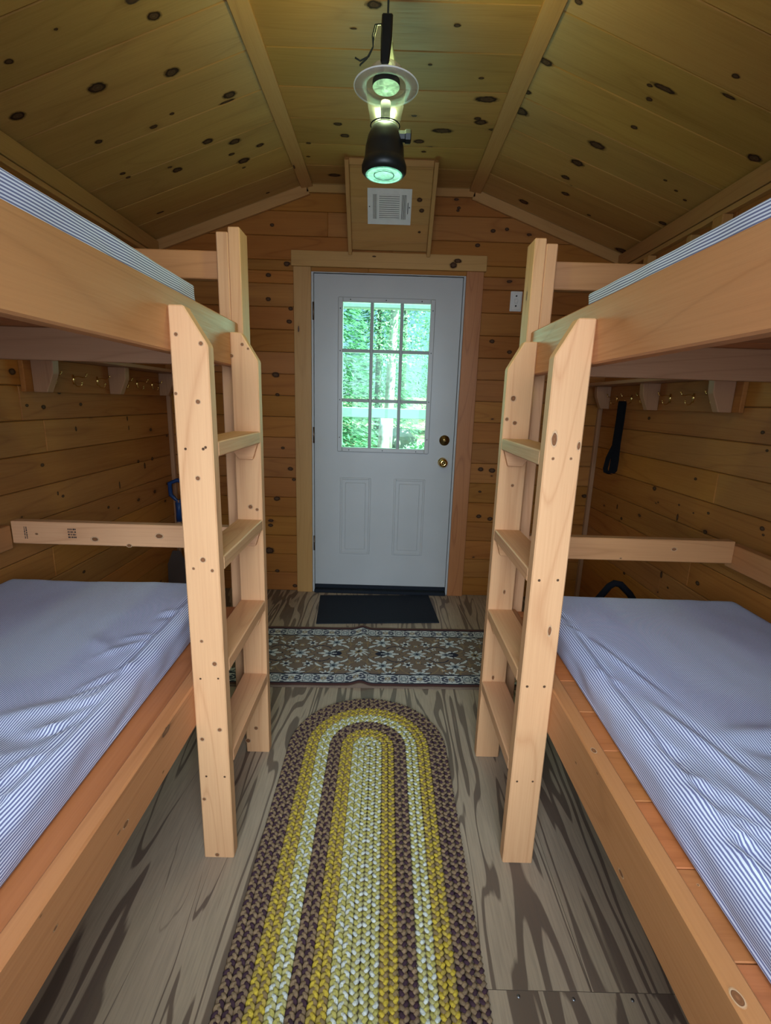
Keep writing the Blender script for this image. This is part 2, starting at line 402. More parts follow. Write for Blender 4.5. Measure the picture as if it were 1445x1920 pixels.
def tag(o, label=None, cat=None, group=None, kind=None):
    for k, v in (('label', label), ('category', cat), ('group', group), ('kind', kind)):
        if v: o[k] = v
    return o
def thing(name, loc, label, cat, group=None):
    o = bpy.data.objects.new(name, None); COL.objects.link(o); o.location = loc; o.empty_display_size = 0.1
    return tag(o, label, cat, group)
def struct(mb, name, label=None):
    return tag(mb.build(name), label, name.split('_')[0], None, 'structure')
def shared(mb_objs): pass

# knot positions on the boards: x, y, z, radius, aspect
K_SL = [(-0.753,1.785,2.455,0.0231,1.5),(-1.188,1.74,2.298,0.0147,1.5),(-1.039,1.957,2.352,0.0334,1.5),(-0.799,2.016,2.438,0.0285,1.5),(-1.318,1.941,2.251,0.028,1.5),(-0.661,2.233,2.488,0.0276,1.5),(-0.887,2.212,2.407,0.0106,1.5),(-0.834,2.459,2.426,0.0262,1.5),(-0.733,2.531,2.462,0.0294,1.5),(-0.775,2.616,2.447,0.0153,1.5),(-0.744,2.703,2.458,0.0317,1.5),(-0.642,2.63,2.495,0.0204,1.5),(-1.185,2.206,2.299,0.0171,1.5),(-1.222,2.453,2.286,0.0145,1.5),(-1.218,2.492,2.287,0.0123,1.5),(-1.023,2.575,2.357,0.0253,1.5),(-0.759,2.763,2.453,0.0108,1.5),(-0.718,3.098,2.467,0.0123,1.5),(-0.951,3.186,2.384,0.0191,1.5),(-1.426,2.749,2.213,0.011,1.5),(-1.251,2.881,2.275,0.023,3),(-0.682,2.262,2.48,0.0324,5)]
K_SR = [(0.55,1.775,2.52,0.0146,1.5),(0.535,2.049,2.526,0.0326,2.2),(0.522,2.232,2.531,0.0191,1.5),(0.53,2.355,2.528,0.036,1.5),(0.875,1.943,2.404,0.011,1.5),(0.903,1.997,2.393,0.0133,1.5),(1.059,1.766,2.337,0.0133,1.5),(1.092,1.844,2.326,0.0263,4),(1.338,2.034,2.237,0.0277,1.5),(0.931,2.155,2.383,0.0145,1.5),(0.864,2.346,2.407,0.0409,2),(0.846,2.518,2.414,0.032,1.5),(0.845,2.664,2.414,0.0235,1.5),(0.897,2.802,2.396,0.0222,1.5),(0.748,3.062,2.449,0.0304,1.5),(1.358,2.675,2.23,0.0214,1.5),(1.364,3.119,2.228,0.0411,1.5),(1.067,2.9,2.334,0.0116,1.5),(1.186,2.366,2.292,0.0093,1.5),(1.256,2.398,2.266,0.0095,1.5),(1.321,2.433,2.243,0.0096,1.5),(0.918,1.927,2.388,0.0456,4)]
K_FL = [(-0.26,2.529,2.544,0.0195,1.5),(-0.236,2.626,2.544,0.0228,1.5),(-0.078,1.847,2.544,0.0254,1.5),(-0.328,3.04,2.544,0.0358,2),(0.199,1.921,2.544,0.0124,1.5),(0.125,2.116,2.544,0.0079,1.5),(0.329,2.182,2.544,0.0103,1.5),(0.376,2.313,2.544,0.0484,2.4),(0.364,2.451,2.544,0.0165,1.5),(0.384,2.479,2.544,0.0286,1.5),(0.221,2.558,2.544,0.0469,2.4),(0.119,2.657,2.544,0.0257,1.5),(0.149,2.752,2.544,0.0134,1.5),(-0.421,2.705,2.544,0.0131,1.5),(-0.443,2.838,2.544,0.0111,1.5),(-0.15,1.95,2.544,0.0126,3)]
K_FW = [(-0.714,3.175,2.324,0.0127,1.4),(-0.744,3.175,2.047,0.0163,1.4),(-0.747,3.175,1.91,0.0164,1.4),(-0.711,3.175,1.462,0.0238,1.4),(-0.629,3.175,2.113,0.0194,1.4),(-0.61,3.175,1.859,0.0149,1.4),(-0.621,3.175,1.784,0.0166,1.4),(-0.628,3.175,0.862,0.0177,1.4),(-0.604,3.175,0.791,0.0143,1.4),(-0.607,3.175,0.036,0.0169,1.4),(0.606,3.175,2.329,0.0144,1.4),(0.519,3.175,2.248,0.0144,1.4),(0.638,3.175,0.896,0.0195,1.4),(0.713,3.175,0.891,0.0213,1.4),(0.642,3.175,0.745,0.0108,1.4),(0.647,3.175,0.575,0.0181,1.4),(0.724,3.175,0.559,0.0182,1.4),(-0.781,3.175,0.29,0.0332,1.4),(-0.721,3.175,0.657,0.0216,1.4),(0.394,3.175,2.446,0.0111,1.4),(0.389,3.175,2.432,0.0095,1.4),(0.649,3.175,1.704,0.0167,1.4),(0.764,3.175,1.643,0.0151,1.4),(0.688,3.175,2.34,0.0128,1.4),(0.843,3.175,2.388,0.0111,1.4),(1.347,3.175,0.736,0.0179,1.4),(-0.703,3.175,1.339,0.0137,1.4),(-0.675,3.175,0.999,0.0123,1.4),(-0.769,3.175,0.47,0.0164,1.4),(0.825,3.175,0.307,0.0166,1.4),(-0.729,3.175,0.143,0.0149,1.4)]
K_LF = [(-0.478,1.141,1.449,0.0048,1),(-0.423,1.141,1.431,0.0054,1),(-0.487,1.141,1.319,0.0037,1),(-0.437,1.141,1.302,0.0056,1),(-0.473,1.141,1.192,0.0032,1),(-0.431,1.141,1.193,0.0032,1),(-0.425,1.141,1.197,0.0032,1),(-0.448,1.141,1.122,0.0064,1),(-0.447,1.141,0.916,0.0073,1),(-0.472,1.141,0.893,0.004,1),(-0.425,1.141,0.889,0.0047,1),(-0.463,1.141,0.694,0.0049,1),(-0.433,1.141,0.629,0.007,1),(-0.472,1.141,0.585,0.0028,1),(-0.425,1.141,0.587,0.0028,1),(-0.478,1.141,0.4,0.0066,1),(-0.429,1.141,0.431,0.0065,1),(-0.483,1.141,0.205,0.006,1),(-0.473,1.141,0.281,0.003,1),(-0.422,1.141,0.281,0.003,1),(-0.456,1.141,0.013,0.0062,1)]
K_LB = [(-0.456,1.576,1.476,0.005,1),(-0.438,1.576,1.464,0.0042,1),(-0.491,1.576,1.441,0.0067,1),(-0.447,1.576,0.958,0.0081,1),(-0.425,1.576,0.949,0.0054,1),(-0.455,1.576,0.106,0.007,1),(-0.487,1.576,0.051,0.0091,1)]
K_RF = [(0.399,1.148,1.24,0.019,0.4),(0.459,1.148,1.226,0.0114,0.4),(0.401,1.148,1.194,0.0038,1),(0.444,1.148,1.195,0.0038,1),(0.399,1.148,0.885,0.0034,1),(0.446,1.148,0.887,0.0034,1),(0.397,1.148,0.584,0.0036,1),(0.443,1.148,0.585,0.0036,1),(0.397,1.148,0.285,0.003,1),(0.441,1.148,0.286,0.003,1),(0.44,1.148,0.747,0.0166,0.3)]
K_RB = [(0.405,1.582,1.337,0.0094,1),(0.417,1.582,1.26,0.0069,1),(0.39,1.582,1.271,0.006,1),(0.432,1.582,0.676,0.0084,0.5),(0.419,1.582,0.341,0.0098,0.5),(0.427,1.582,1.055,0.0053,1)]
K_LR = [(-0.494,0.789,0.483,0.0106,2),(-0.494,0.764,0.489,0.0072,3),(-0.494,0.584,0.499,0.0058,2),(-0.494,0.948,0.464,0.0049,2),(-0.494,0.561,0.553,0.0032,2)]
K_RR = [(0.467,0.729,0.463,0.01,2),(0.467,0.864,0.564,0.0045,2),(0.467,0.963,0.506,0.005,2)]
K_RT = [(0.48,0.918,0.575,0.0083,1.5),(0.476,0.466,0.575,0.0104,1.4),(0.52,0.616,0.575,0.0021,1)]
K_EL = [(-1.06,1.7,0.79,0.0138,1.5),(-0.935,1.7,0.769,0.0099,1.5),(-0.823,1.7,0.809,0.0157,1.5),(-1.272,1.7,0.804,0.0059,1.5)]
K_ER = [(1.076,1.7,0.815,0.0099,1.5),(0.884,1.7,0.774,0.0049,1.5)]
K_WL = [(-1.41,2.016,1.253,0.0132,1.5),(-1.41,2.264,1.263,0.0111,1.5),(-1.41,2.209,1.154,0.0109,0.6),(-1.41,2.657,1.185,0.0131,0.5),(-1.41,2.665,1.135,0.0132,0.4),(-1.41,2.037,0.888,0.0092,0.6),(-1.41,2.068,0.87,0.0094,1.5),(-1.41,2.736,0.942,0.0122,1.5),(-1.41,2.805,0.909,0.0188,0.5),(-1.41,2.521,0.84,0.0199,0.3),(-1.41,1.966,1.02,0.011,1.5),(-1.41,2.399,0.747,0.0109,1.5),(-1.41,2.49,0.722,0.0085,1.5),(-1.41,2.148,0.489,0.0114,1.5),(-1.41,1.871,1.384,0.018,1.5),(-1.41,1.924,1.26,0.0084,1.5),(-1.41,2.902,0.938,0.0145,1.5)]
K_WR = [(1.386,2.58,1.271,0.0127,1.5),(1.386,1.789,1.245,0.0098,1.5),(1.386,1.752,1.182,0.0077,1.5),(1.386,2.121,1.02,0.0095,1.5),(1.386,2.429,0.922,0.0164,1.5),(1.386,2.203,0.824,0.0176,0.4),(1.386,1.998,0.892,0.0091,1.5),(1.386,1.996,0.808,0.0115,1.5),(1.386,2.206,0.883,0.0075,1.5),(1.386,1.7,0.903,0.0117,1.5),(1.386,2.787,0.748,0.0142,0.5),(1.386,2.718,0.693,0.0124,1.5),(1.386,2.252,0.519,0.0185,0.5),(1.386,1.984,0.579,0.014,1.5),(1.386,2.185,0.478,0.0077,1.5),(1.386,2.6,0.399,0.0122,1.5),(1.386,2.094,0.87,0.006,1.5),(1.386,2.377,0.86,0.0067,1.5),(1.386,1.689,0.882,0.0068,1.5)]

# ------------------------------------------------------------------ the room
XL, XR, YN, YF, ZC = -1.41, 1.386, -0.45, 3.175, 2.544
EL, ER, SL = -0.505, 0.485, 0.36
PP = 0.1335; ZWL = ZC - SL * (EL - XL); ZWR = ZC - SL * (XR - ER)
CY = [1.83 + 0.2205 * k for k in range(-11, 8)]

def planks(mb, axis, a0, a1, zlo, zhi, at, th, mat='wall', holes=()):
    """horizontal boards of a wall; axis = grain axis (0 or 1); at = room-side face; th signed thickness away from the room"""
    lev = {zlo, zhi} | {k * PP for k in range(60) if zlo < k * PP < zhi} | {z for hh in holes for z in hh[2:] if zlo < z < zhi}
    lev = sorted(lev)
    for z0, z1 in zip(lev, lev[1:]):
        if z1 - z0 < 0.002: continue
        spans = [(a0, a1)]
        for (h0, h1, hz0, hz1) in holes:
            zc = (z0 + z1) / 2
            if hz0 < zc < hz1:
                ns = []
                for p, q in spans:
                    if h1 <= p or h0 >= q: ns.append((p, q)); continue
                    if h0 > p: ns.append((p, h0))
                    if h1 < q: ns.append((h1, q))
                spans = ns
        for p, q in spans:
            cuts = [p]
            while q - cuts[-1] > 2.2: cuts.append(cuts[-1] + R.uniform(0.9, 1.7))
            cuts.append(q)
            for c0, c1 in zip(cuts, cuts[1:]):
                lo, hi = min(at, at + th), max(at, at + th)
                e = 0.0009
                if axis == 0: mb.board((c0, lo, z0 + e), (c1, hi, z1 - e), 0, mat, 0.0035)
                else: mb.board((lo, c0, z0 + e), (hi, c1, z1 - e), 1, mat, 0.0035)
                lo2, hi2 = sorted((at + th, at + th * 1.8))
                if axis == 0: mb.board((c0, lo2, z0), (c1, hi2, z1), 0, 'slot', 0)
                else: mb.board((lo2, c0, z0), (hi2, c1, z1), 1, 'slot', 0)

# floor: three sheets of plywood
mb = MB()
g = 0.0012; o1 = (3.3, 1.15); t1 = (0.5, 0.5, 0.5, 1)
mb.board((XL, YN, -0.02), (0.262, YF + 0.02, 0), 1, 'ply', 0, None, t1, o1)
mb.board((0.262, 0.833 + g, -0.02), (0.514 - g, YF + 0.02, 0), 1, 'ply', 0, None, t1, o1)
mb.board((0.514, 0.833 + g, -0.02), (XR, YF + 0.02, 0), 1, 'ply', 0.0, None, t1, (9.1, 4.2))
mb.board((0.262 + g, YN, -0.02), (XR, 0.833, 0), 1, 'ply', 0, None, t1, (17.7, 8.4))
for px, py in ((0.34, 0.822), (0.465, 0.819), (0.60, 0.82)): mb.lathe([(0.004, 0), (0.004, 0.0006)], (px, py, 0), 'steel', 12)
mb.board((XL, YN, -0.05), (XR, YF + 0.15, -0.022), 1, 'slot', 0)
struct(mb, 'floor', 'grey grained plywood floor of the cabin')

DX0, DX1, DZ = -0.482, 0.462, 2.075
mb = MB(); planks(mb, 0, XL - 0.034, XR + 0.034, 0, ZC + 0.02, YF, 0.018, 'wall', [(DX0, DX1, 0, DZ)])
mb.cut((EL, 0, ZC), (-SL, 0, 1)); mb.cut((ER, 0, ZC), (SL, 0, 1)); mb.cut((0, 0, ZC), (0, 0, 1))
mb.knots(K_FW, (0, -1, 0), (1, 0, 0)); struct(mb, 'wall_far', 'knotty pine board wall with the door')
mb = MB(); planks(mb, 1, YN, YF, 0, ZWL, XL, -0.018); mb.knots(K_WL, (1, 0, 0), (0, 1, 0)); struct(mb, 'wall_left', 'knotty pine board wall behind the left bunk')
mb = MB(); planks(mb, 1, YN, YF, 0, ZWR, XR, 0.018); mb.knots(K_WR, (-1, 0, 0), (0, 1, 0)); struct(mb, 'wall_right', 'knotty pine board wall behind the right bunk')
WX0, WX1, WZ0, WZ1 = -0.72, 0.72, 0.6675, 2.0025
mb = MB(); planks(mb, 0, XL - 0.034, XR + 0.034, 0, ZC + 0.02, YN, -0.018, 'wall', [(WX0, WX1, WZ0, WZ1)])
mb.cut((EL, 0, ZC), (-SL, 0, 1)); mb.cut((ER, 0, ZC), (SL, 0, 1)); mb.cut((0, 0, ZC), (0, 0, 1))
struct(mb, 'wall_near', 'pine board wall behind the photographer')

def slope_mtx(s):
    nrm = math.sqrt(1 + SL * SL)
    d = Vector((s / nrm, 0, -SL / nrm)); n = Vector((s * SL / nrm, 0, 1 / nrm)); y = n.cross(d)
    o = Vector((EL if s < 0 else ER, 0, ZC))
    return Matrix(((d.x, y.x, n.x, o.x), (d.y, y.y, n.y, o.y), (d.z, y.z, n.z, o.z), (0, 0, 0, 1))), y.y
LEN = {-1: (EL - XL) * math.sqrt(1 + SL * SL), 1: (XR - ER) * math.sqrt(1 + SL * SL)}
for s, K in ((-1, K_SL), (1, K_SR)):
    mb = MB(); mt, yy = slope_mtx(s)
    for a, b in zip(CY, CY[1:]):
        mb.board((-0.02, min(a * yy, b * yy), 0), (LEN[s] + 0.05, max(a * yy, b * yy) - 0.0016, 0.018), 0, 'ceil', 0.003, mt)
    mb.board((-0.03, min(CY[0] * yy, CY[-1] * yy), 0.0185), (LEN[s] + 0.05, max(CY[0] * yy, CY[-1] * yy), 0.035), 0, 'slot', 0, mt)
    mb.knots(K, mt.to_3x3() @ Vector((0, 0, -1)), (1, 0, -SL * s))
    struct(mb, 'ceiling', ('left' if s < 0 else 'right') + ' slope of the knotty pine ceiling')
mb = MB()
for a, b in zip(CY, CY[1:]): mb.board((EL - 0.01, a, ZC), (ER + 0.01, b - 0.0016, ZC + 0.018), 0, 'ceil', 0.003)
mb.board((EL - 0.02, CY[0], ZC + 0.0185), (ER + 0.02, CY[-1], ZC + 0.035), 0, 'slot', 0)
mb.knots(K_FL, (0, 0, -1), (1, 0, 0)); struct(mb, 'ceiling', 'flat middle strip of the knotty pine ceiling')

# trims
tn = [0]
def trim(boards, label, mats='trim'):
    tn[0] += 1; mb = MB()
    for lo, hi, ax, mt in boards: mb.board(lo, hi, ax, mats, 0.002, mt)
    return struct(mb, 'trim_%d' % tn[0], label)
for s, x in ((-1, EL), (1, ER)):
    mt, yy = slope_mtx(s)
    # batten over the bend of the ceiling: one face half way between flat and slope
    a = s * math.atan(SL) / 2
    bm_ = Matrix.Translation((x, 0, ZC)) @ Matrix.Rotation(a, 4, 'Y')
    trim([((-0.034, YN, -0.022), (0.034, YF, -0.002), 1, bm_)], ('left' if s < 0 else 'right') + ' pine batten along the bend of the ceiling')
    ys = sorted(((YF - 0.02) * yy, YF * yy))
    trim([((0.0, ys[0], -0.058), (LEN[s], ys[1], -0.001), 0, mt)], ('left' if s < 0 else 'right') + ' sloping pine trim over the far wall')
    xw = XL if s < 0 else XR; zw = ZWL if s < 0 else ZWR
    bx = lambda t: sorted((xw, xw - s * t))
    b1, b2 = bx(0.020), bx(0.030)
    trim([((b1[0], YN, zw - 0.085), (b1[1], YF - 0.02, zw - 0.008), 1, None)], ('left' if s < 0 else 'right') + ' pine crown board under the ceiling slope')
    trim([((b2[0], YN, zw - 0.118), (b2[1], YF - 0.02, zw - 0.096), 1, None)], ('left' if s < 0 else 'right') + ' narrow pine strip under the crown board')
    c = sorted((xw, xw - s * 0.026))
    trim([((c[0], YF - 0.026, 0.0), (c[1], YF, 1.312), 2, None)], ('left' if s < 0 else 'right') + ' pine corner strip by the far wall', 'bracket')
trim([((EL, YF - 0.02, ZC - 0.045), (-0.252, YF, ZC - 0.001), 0, None)], 'left piece of flat pine trim beside the vent panel')
trim([((0.232, YF - 0.02, ZC - 0.045), (ER, YF, ZC - 0.001), 0, None)], 'right piece of flat pine trim beside the vent panel')
trim([((-0.588, YF - 0.020, 0.0), (DX0, YF - 0.0005, 2.098), 2, None)], 'left pine casing of the door')
trim([((DX1, YF - 0.020, 0.0), (0.567, YF - 0.0005, 2.098), 2, None)], 'right reddish pine casing of the door', 'redtrim')
tn[0] += 1; mb = MB(); mb.board((-0.600, YF - 0.024, 2.099), (0.580, YF - 0.0005, 2.186), 0, 'trim', 0.002)
mb.knots([(0.377, YF - 0.024, 2.128, 0.022, 1.3), (0.402, YF - 0.024, 2.152, 0.024, 2.0), (-0.10, YF - 0.024, 2.163, 0.012, 3)], (0, -1, 0), (1, 0, 0)); struct(mb, 'trim_%d' % tn[0], 'pine head casing above the door')
# white door frame
tn[0] += 1; mb = MB()
mb.board((DX0, YF - 0.004, 0.0), (DX0 + 0.013, YF + 0.12, DZ), 2, 'white', 0.001); mb.board((DX1 - 0.013, YF - 0.004, 0.0), (DX1, YF + 0.12, DZ), 2, 'white', 0.001)
mb.board((DX0 + 0.013, YF - 0.004, DZ - 0.005), (DX1 - 0.013, YF + 0.12, DZ), 0, 'white', 0.0005)
mb.board((DX0 + 0.013, YF + 0.05, DZ - 0.02), (DX1 - 0.013, YF + 0.12, DZ - 0.006), 0, 'white', 0.0005)
mb.board((DX0 + 0.013, YF + 0.052, 0.03), (DX0 + 0.028, YF + 0.12, DZ - 0.02), 2, 'white', 0.0005); mb.board((DX1 - 0.028, YF + 0.052, 0.03), (DX1 - 0.013, YF + 0.12, DZ - 0.02), 2, 'white', 0.0005)
struct(mb, 'trim_%d' % tn[0], 'white door frame inside the pine casing')
tn[0] += 1; mb = MB(); mb.board((DX0 + 0.014, YF - 0.03, 0.0), (DX1 - 0.014, YF + 0.12, 0.022), 0, 'rubber', 0.003); struct(mb, 'trim_%d' % tn[0], 'dark threshold under the white door')

# sloping boarded panel that carries the vent
Y0v, Z0v, Y1v, Z1v = 2.83, ZC - 0.001, 3.152, 2.196
dv = Vector((0, Y1v - Y0v, Z1v - Z0v)); LV = dv.length; dv.normalize(); nv = Vector((0, dv.z, -dv.y)); xv = dv.cross(nv)
VM = Matrix(((xv.x, dv.x, nv.x, 0), (xv.y, dv.y, nv.y, Y0v), (xv.z, dv.z, nv.z, Z0v), (0, 0, 0, 1)))
sx = 1 if xv.x > 0 else -1
def vb(x0, x1, d0, d1, n0, n1): 
    a, b = sorted((x0 * sx, x1 * sx)); return (a, d0, n0), (b, d1, n1)
tn[0] += 1; mb = MB()
ds = [0.0, 0.045, 0.185, 0.32, 0.42, LV]
for a, b in zip(ds, ds[1:]): mb.board(*vb(-0.232, 0.212, a, b, -0.014, 0.0), 0, 'trim', 0.002, VM)
mb.knots([tuple(VM @ Vector((x * sx, d, 0.0))) + (r_, 1.2) for x, d, r_ in ((0.15, 0.19, 0.014), (0.165, 0.245, 0.013), (0.16, 0.36, 0.008))], nv, (1, 0, 0))
struct(mb, 'trim_%d' % tn[0], 'sloping boarded panel above the door')
for nm, x0, x1 in (('left', -0.254, -0.232), ('right', 0.212, 0.234)):
    tn[0] += 1; mb = MB(); mb.board(*vb(x0, x1, 0.0, LV + 0.012, -0.012, 0.034), 1, 'trim', 0.002, VM); struct(mb, 'trim_%d' % tn[0], nm + ' edge batten of the sloping panel above the door')
tn[0] += 1; mb = MB(); mb.board(*vb(-0.232, 0.212, 0.0, 0.03, 0.0005, 0.012), 0, 'trim', 0.002, VM); struct(mb, 'trim_%d' % tn[0], 'top strip of the sloping panel above the door')

# ------------------------------------------------------------------ window behind the photographer
mb = MB(); fy0, fy1 = YN - 0.06, YN + 0.012
for lo, hi, ax in (((WX0 - 0.06, YN + 0.0005, WZ0 - 0.06), (WX0, fy1 + 0.008, WZ1 + 0.06), 2), ((WX1, YN + 0.0005, WZ0 - 0.06), (WX1 + 0.06, fy1 + 0.008, WZ1 + 0.06), 2),
                   ((WX0, YN + 0.0005, WZ1), (WX1, fy1 + 0.008, WZ1 + 0.06), 0), ((WX0, YN + 0.0005, WZ0 - 0.06), (WX1, fy1 + 0.008, WZ0), 0)): mb.board(lo, hi, ax, 'trim', 0.002)
w1 = struct(mb, 'window_1', 'window in the wall behind the photographer')
mb = MB()
for x in (WX0, -0.02, WX1 - 0.04): mb.board((x, fy0, WZ0), (x + 0.04, YN - 0.01, WZ1), 2, 'white', 0.002)
for z in (WZ0, (WZ0 + WZ1) / 2 - 0.015, WZ1 - 0.035):
    for xa, xb in ((WX0 + 0.04, -0.02), (0.02, WX1 - 0.04)): mb.board((xa, fy0, z), (xb, YN - 0.01, z + 0.035), 0, 'white', 0.002)
mb.build('window_frame', w1)
mb = MB(); mb.board((WX0 + 0.03, fy0 + 0.02, WZ0 + 0.03), (WX1 - 0.03, fy0 + 0.024, WZ1 - 0.03), 0, 'wglass', 0); mb.build('pane', w1)

# ------------------------------------------------------------------ the door
SX0, SX1, SZ0, SZ1 = -0.466, 0.446, 0.040, 2.066; FY = YF + 0.006; BY = FY + 0.044
LX0, LX1, LZ0, LZ1 = -0.3165, 0.2845, 0.987, 1.937
GX0, GX1, GZ0, GZ1 = -0.288, 0.2705, 1.014, 1.913
mb = MB()
for lo, hi in (((SX0, FY, SZ0), (GX0, BY, SZ1)), ((GX1, FY, SZ0), (SX1, BY, SZ1)), ((GX0, FY, SZ0), (GX1, BY, GZ0)), ((GX0, FY, GZ1), (GX1, BY, SZ1))):
    mb.board(lo, hi, 2, 'white', 0.0)
door = tag(mb.build('door_1', None, (SX0, FY, SZ0)), 'white half-glazed entry door at the far end', 'door', None, 'structure')
mb = MB()
def frame(mb, x0, x1, z0, z1, w, y0, y1, mat, bev=0.002):
    mb.board((x0, y0, z0), (x0 + w, y1, z1), 2, mat, bev); mb.board((x1 - w, y0, z0), (x1, y1, z1), 2, mat, bev)
    mb.board((x0 + w, y0, z0), (x1 - w, y1, z0 + w), 0, mat, bev); mb.board((x0 + w, y0, z1 - w), (x1 - w, y1, z1), 0, mat, bev)
frame(mb, LX0, LX1, LZ0, LZ1, 0.030, FY - 0.013, FY, 'white', 0.004)
lite = mb.build('lite_frame', door)
mb = MB()
for x in (-0.106, 0.0795): mb.board((x - 0.0105, FY - 0.010, GZ0), (x + 0.0105, FY + 0.03, GZ1), 2, 'muntin', 0.003)
mb.build('muntin', lite)
mb = MB()
for z in (1.318, 1.6225):
    for xa, xb in ((GX0, -0.1145), (-0.0975, 0.071), (0.088, GX1)): mb.board((xa, FY - 0.010, z - 0.0105), (xb, FY + 0.03, z + 0.0105), 0, 'muntin', 0.003)
mb.build('muntin', lite)
for i in range(3):
    for j in range(3):
        xs = (GX0, -0.106, 0.0795, GX1); zs = (GZ0, 1.318, 1.6225, GZ1)
        mb = MB(); mb.board((xs[i], FY + 0.014, zs[j]), (xs[i + 1], FY + 0.018, zs[j + 1]), 0, 'glass', 0); mb.build('pane', lite)
mb = MB()
for x, z in [(-0.302, 1.87), (-0.302, 1.62), (-0.302, 1.32), (-0.302, 1.08), (0.270, 1.87), (0.270, 1.62), (0.270, 1.32), (0.270, 1.08), (-0.24, 1.922), (-0.02, 1.922), (0.20, 1.922), (-0.24, 1.0), (-0.02, 1.0), (0.20, 1.0)]:
    mb.lathe([(0.0035, -0.0145), (0.0035, -0.0125)], (x, FY, z), 'screw', 8, 'y')
mb.build('screws', lite)
for x0, x1 in ((-0.296, -0.090), (0.064, 0.272)):
    mb = MB(); frame(mb, x0, x1, 0.281, 0.815, 0.014, FY - 0.005, FY + 0.001, 'white', 0.003)
    mb.board((x0 + 0.034, FY - 0.004, 0.315), (x1 - 0.034, FY + 0.001, 0.781), 2, 'white', 0.0038); mb.build('raised_panel', door)
mb = MB(); mb.lathe([(0.034, -0.001), (0.034, -0.005), (0.031, -0.010), (0.017, -0.0115), (0.014, -0.016), (0.004, -0.017)], (0.386, FY, 1.079), 'oldbrass', 36, 'y')
db = mb.build('deadbolt', door); mb = MB(); mb.board((0.378, FY - 0.030, 1.0755), (0.394, FY - 0.016, 1.0835), 0, 'brass', 0.002, ); mb.build('thumb_turn', db)
mb = MB(); mb.lathe([(0.031, -0.001), (0.030, -0.006), (0.014, -0.012), (0.011, -0.03), (0.015, -0.036), (0.025, -0.043), (0.029, -0.052), (0.027, -0.062), (0.018, -0.067), (0.008, -0.068), (0.007, -0.065)], (0.381, FY, 0.935), 'brass', 40, 'y')
kb = mb.build('door_knob', door); mb = MB(); mb.lathe([(0.0065, -0.0665), (0.0065, -0.0705), (0.004, -0.0715)], (0.381, FY, 0.935), 'oldbrass', 20, 'y'); mb.build('lock_button', kb)
for z in (1.85, 1.09, 0.355):
    mb = MB(); mb.tube([(SX0 - 0.004, FY - 0.009, z - 0.052), (SX0 - 0.004, FY - 0.009, z + 0.052)], 0.006, 'hinge', 12)
    mb.board((SX0 - 0.011, FY - 0.004, z - 0.05), (SX0 - 0.002, FY - 0.0012, z + 0.05), 2, 'hinge', 0.0005); mb.build('hinge', door)
mb = MB(); mb.board((SX0, FY - 0.006, 0.026), (SX1, BY - 0.004, 0.054), 0, 'rubber', 0.003); mb.build('sweep', door)

# ------------------------------------------------------------------ bunks, ladders, mattresses
SIDES = {
 -1: dict(nm='left', xo=-0.494, xi=-0.532, wall=XL, z0=0.437, z1=0.560, dz=0.552, post=((-0.555, -0.517, 1.823), (-0.517, -0.479, 1.838)), gx=(-1.41, -1.365), spacer=False,
          lf=1.141, lb=1.576, li=-0.408, lz=1.512, lc=-0.4596, kf=K_LF, kb=K_LB, rung=(1.208, 0.914, 0.622, 0.335), mx=(-1.355, -0.578), ux=(-1.40, -0.565), uy=1.505, uz=1.630, my=1.655, mz=0.655),
 1: dict(nm='right', xo=0.467, xi=0.505, wall=XR, z0=0.440, z1=0.575, dz=0.566, post=((0.492, 0.529, 1.818), (0.454, 0.492, 1.833)), gx=(1.30, 1.338), spacer=True,
          lf=1.148, lb=1.582, li=0.380, lz=1.511, lc=0.4266, kf=K_RF, kb=K_RB, rung=(1.209, 0.902, 0.610, 0.325), mx=(0.532, 1.292), ux=(0.540, 1.376), uy=1.405, uz=1.618, my=1.642, mz=0.652),
}
YB0 = -0.32; PY = 1.67
def sp(a, b): return (min(a, b), max(a, b))
def bx(mb, xa, xb, y0, y1, z0, z1, ax, mat='stud', bev=0.003): 
    x0, x1 = sp(xa, xb); mb.board((x0, y0, z0), (x1, y1, z1), ax, mat, bev)
def plate_text(mb, c, u, v, w, hgt, rows, n):
    """tiny illegible ink stamp: rows of short bars"""
    nn = Vector(u).cross(Vector(v))
    for i in range(rows):
        x = -w / 2
        while x < w / 2:
            l = R.uniform(0.002, 0.007); zc = hgt * ((i + 0.5) / rows - 0.5); q = hgt / rows * 0.30
            p = Vector(c) + Vector(n) * 0.0008
            a = p + Vector(u) * x + Vector(v) * (zc - q); b = p + Vector(u) * min(x + l, w / 2) + Vector(v) * (zc - q)
            d = Vector(v) * 2 * q
            mb.face([a, b, b + d, a + d], 'ink'); x += l + R.uniform(0.001, 0.003)

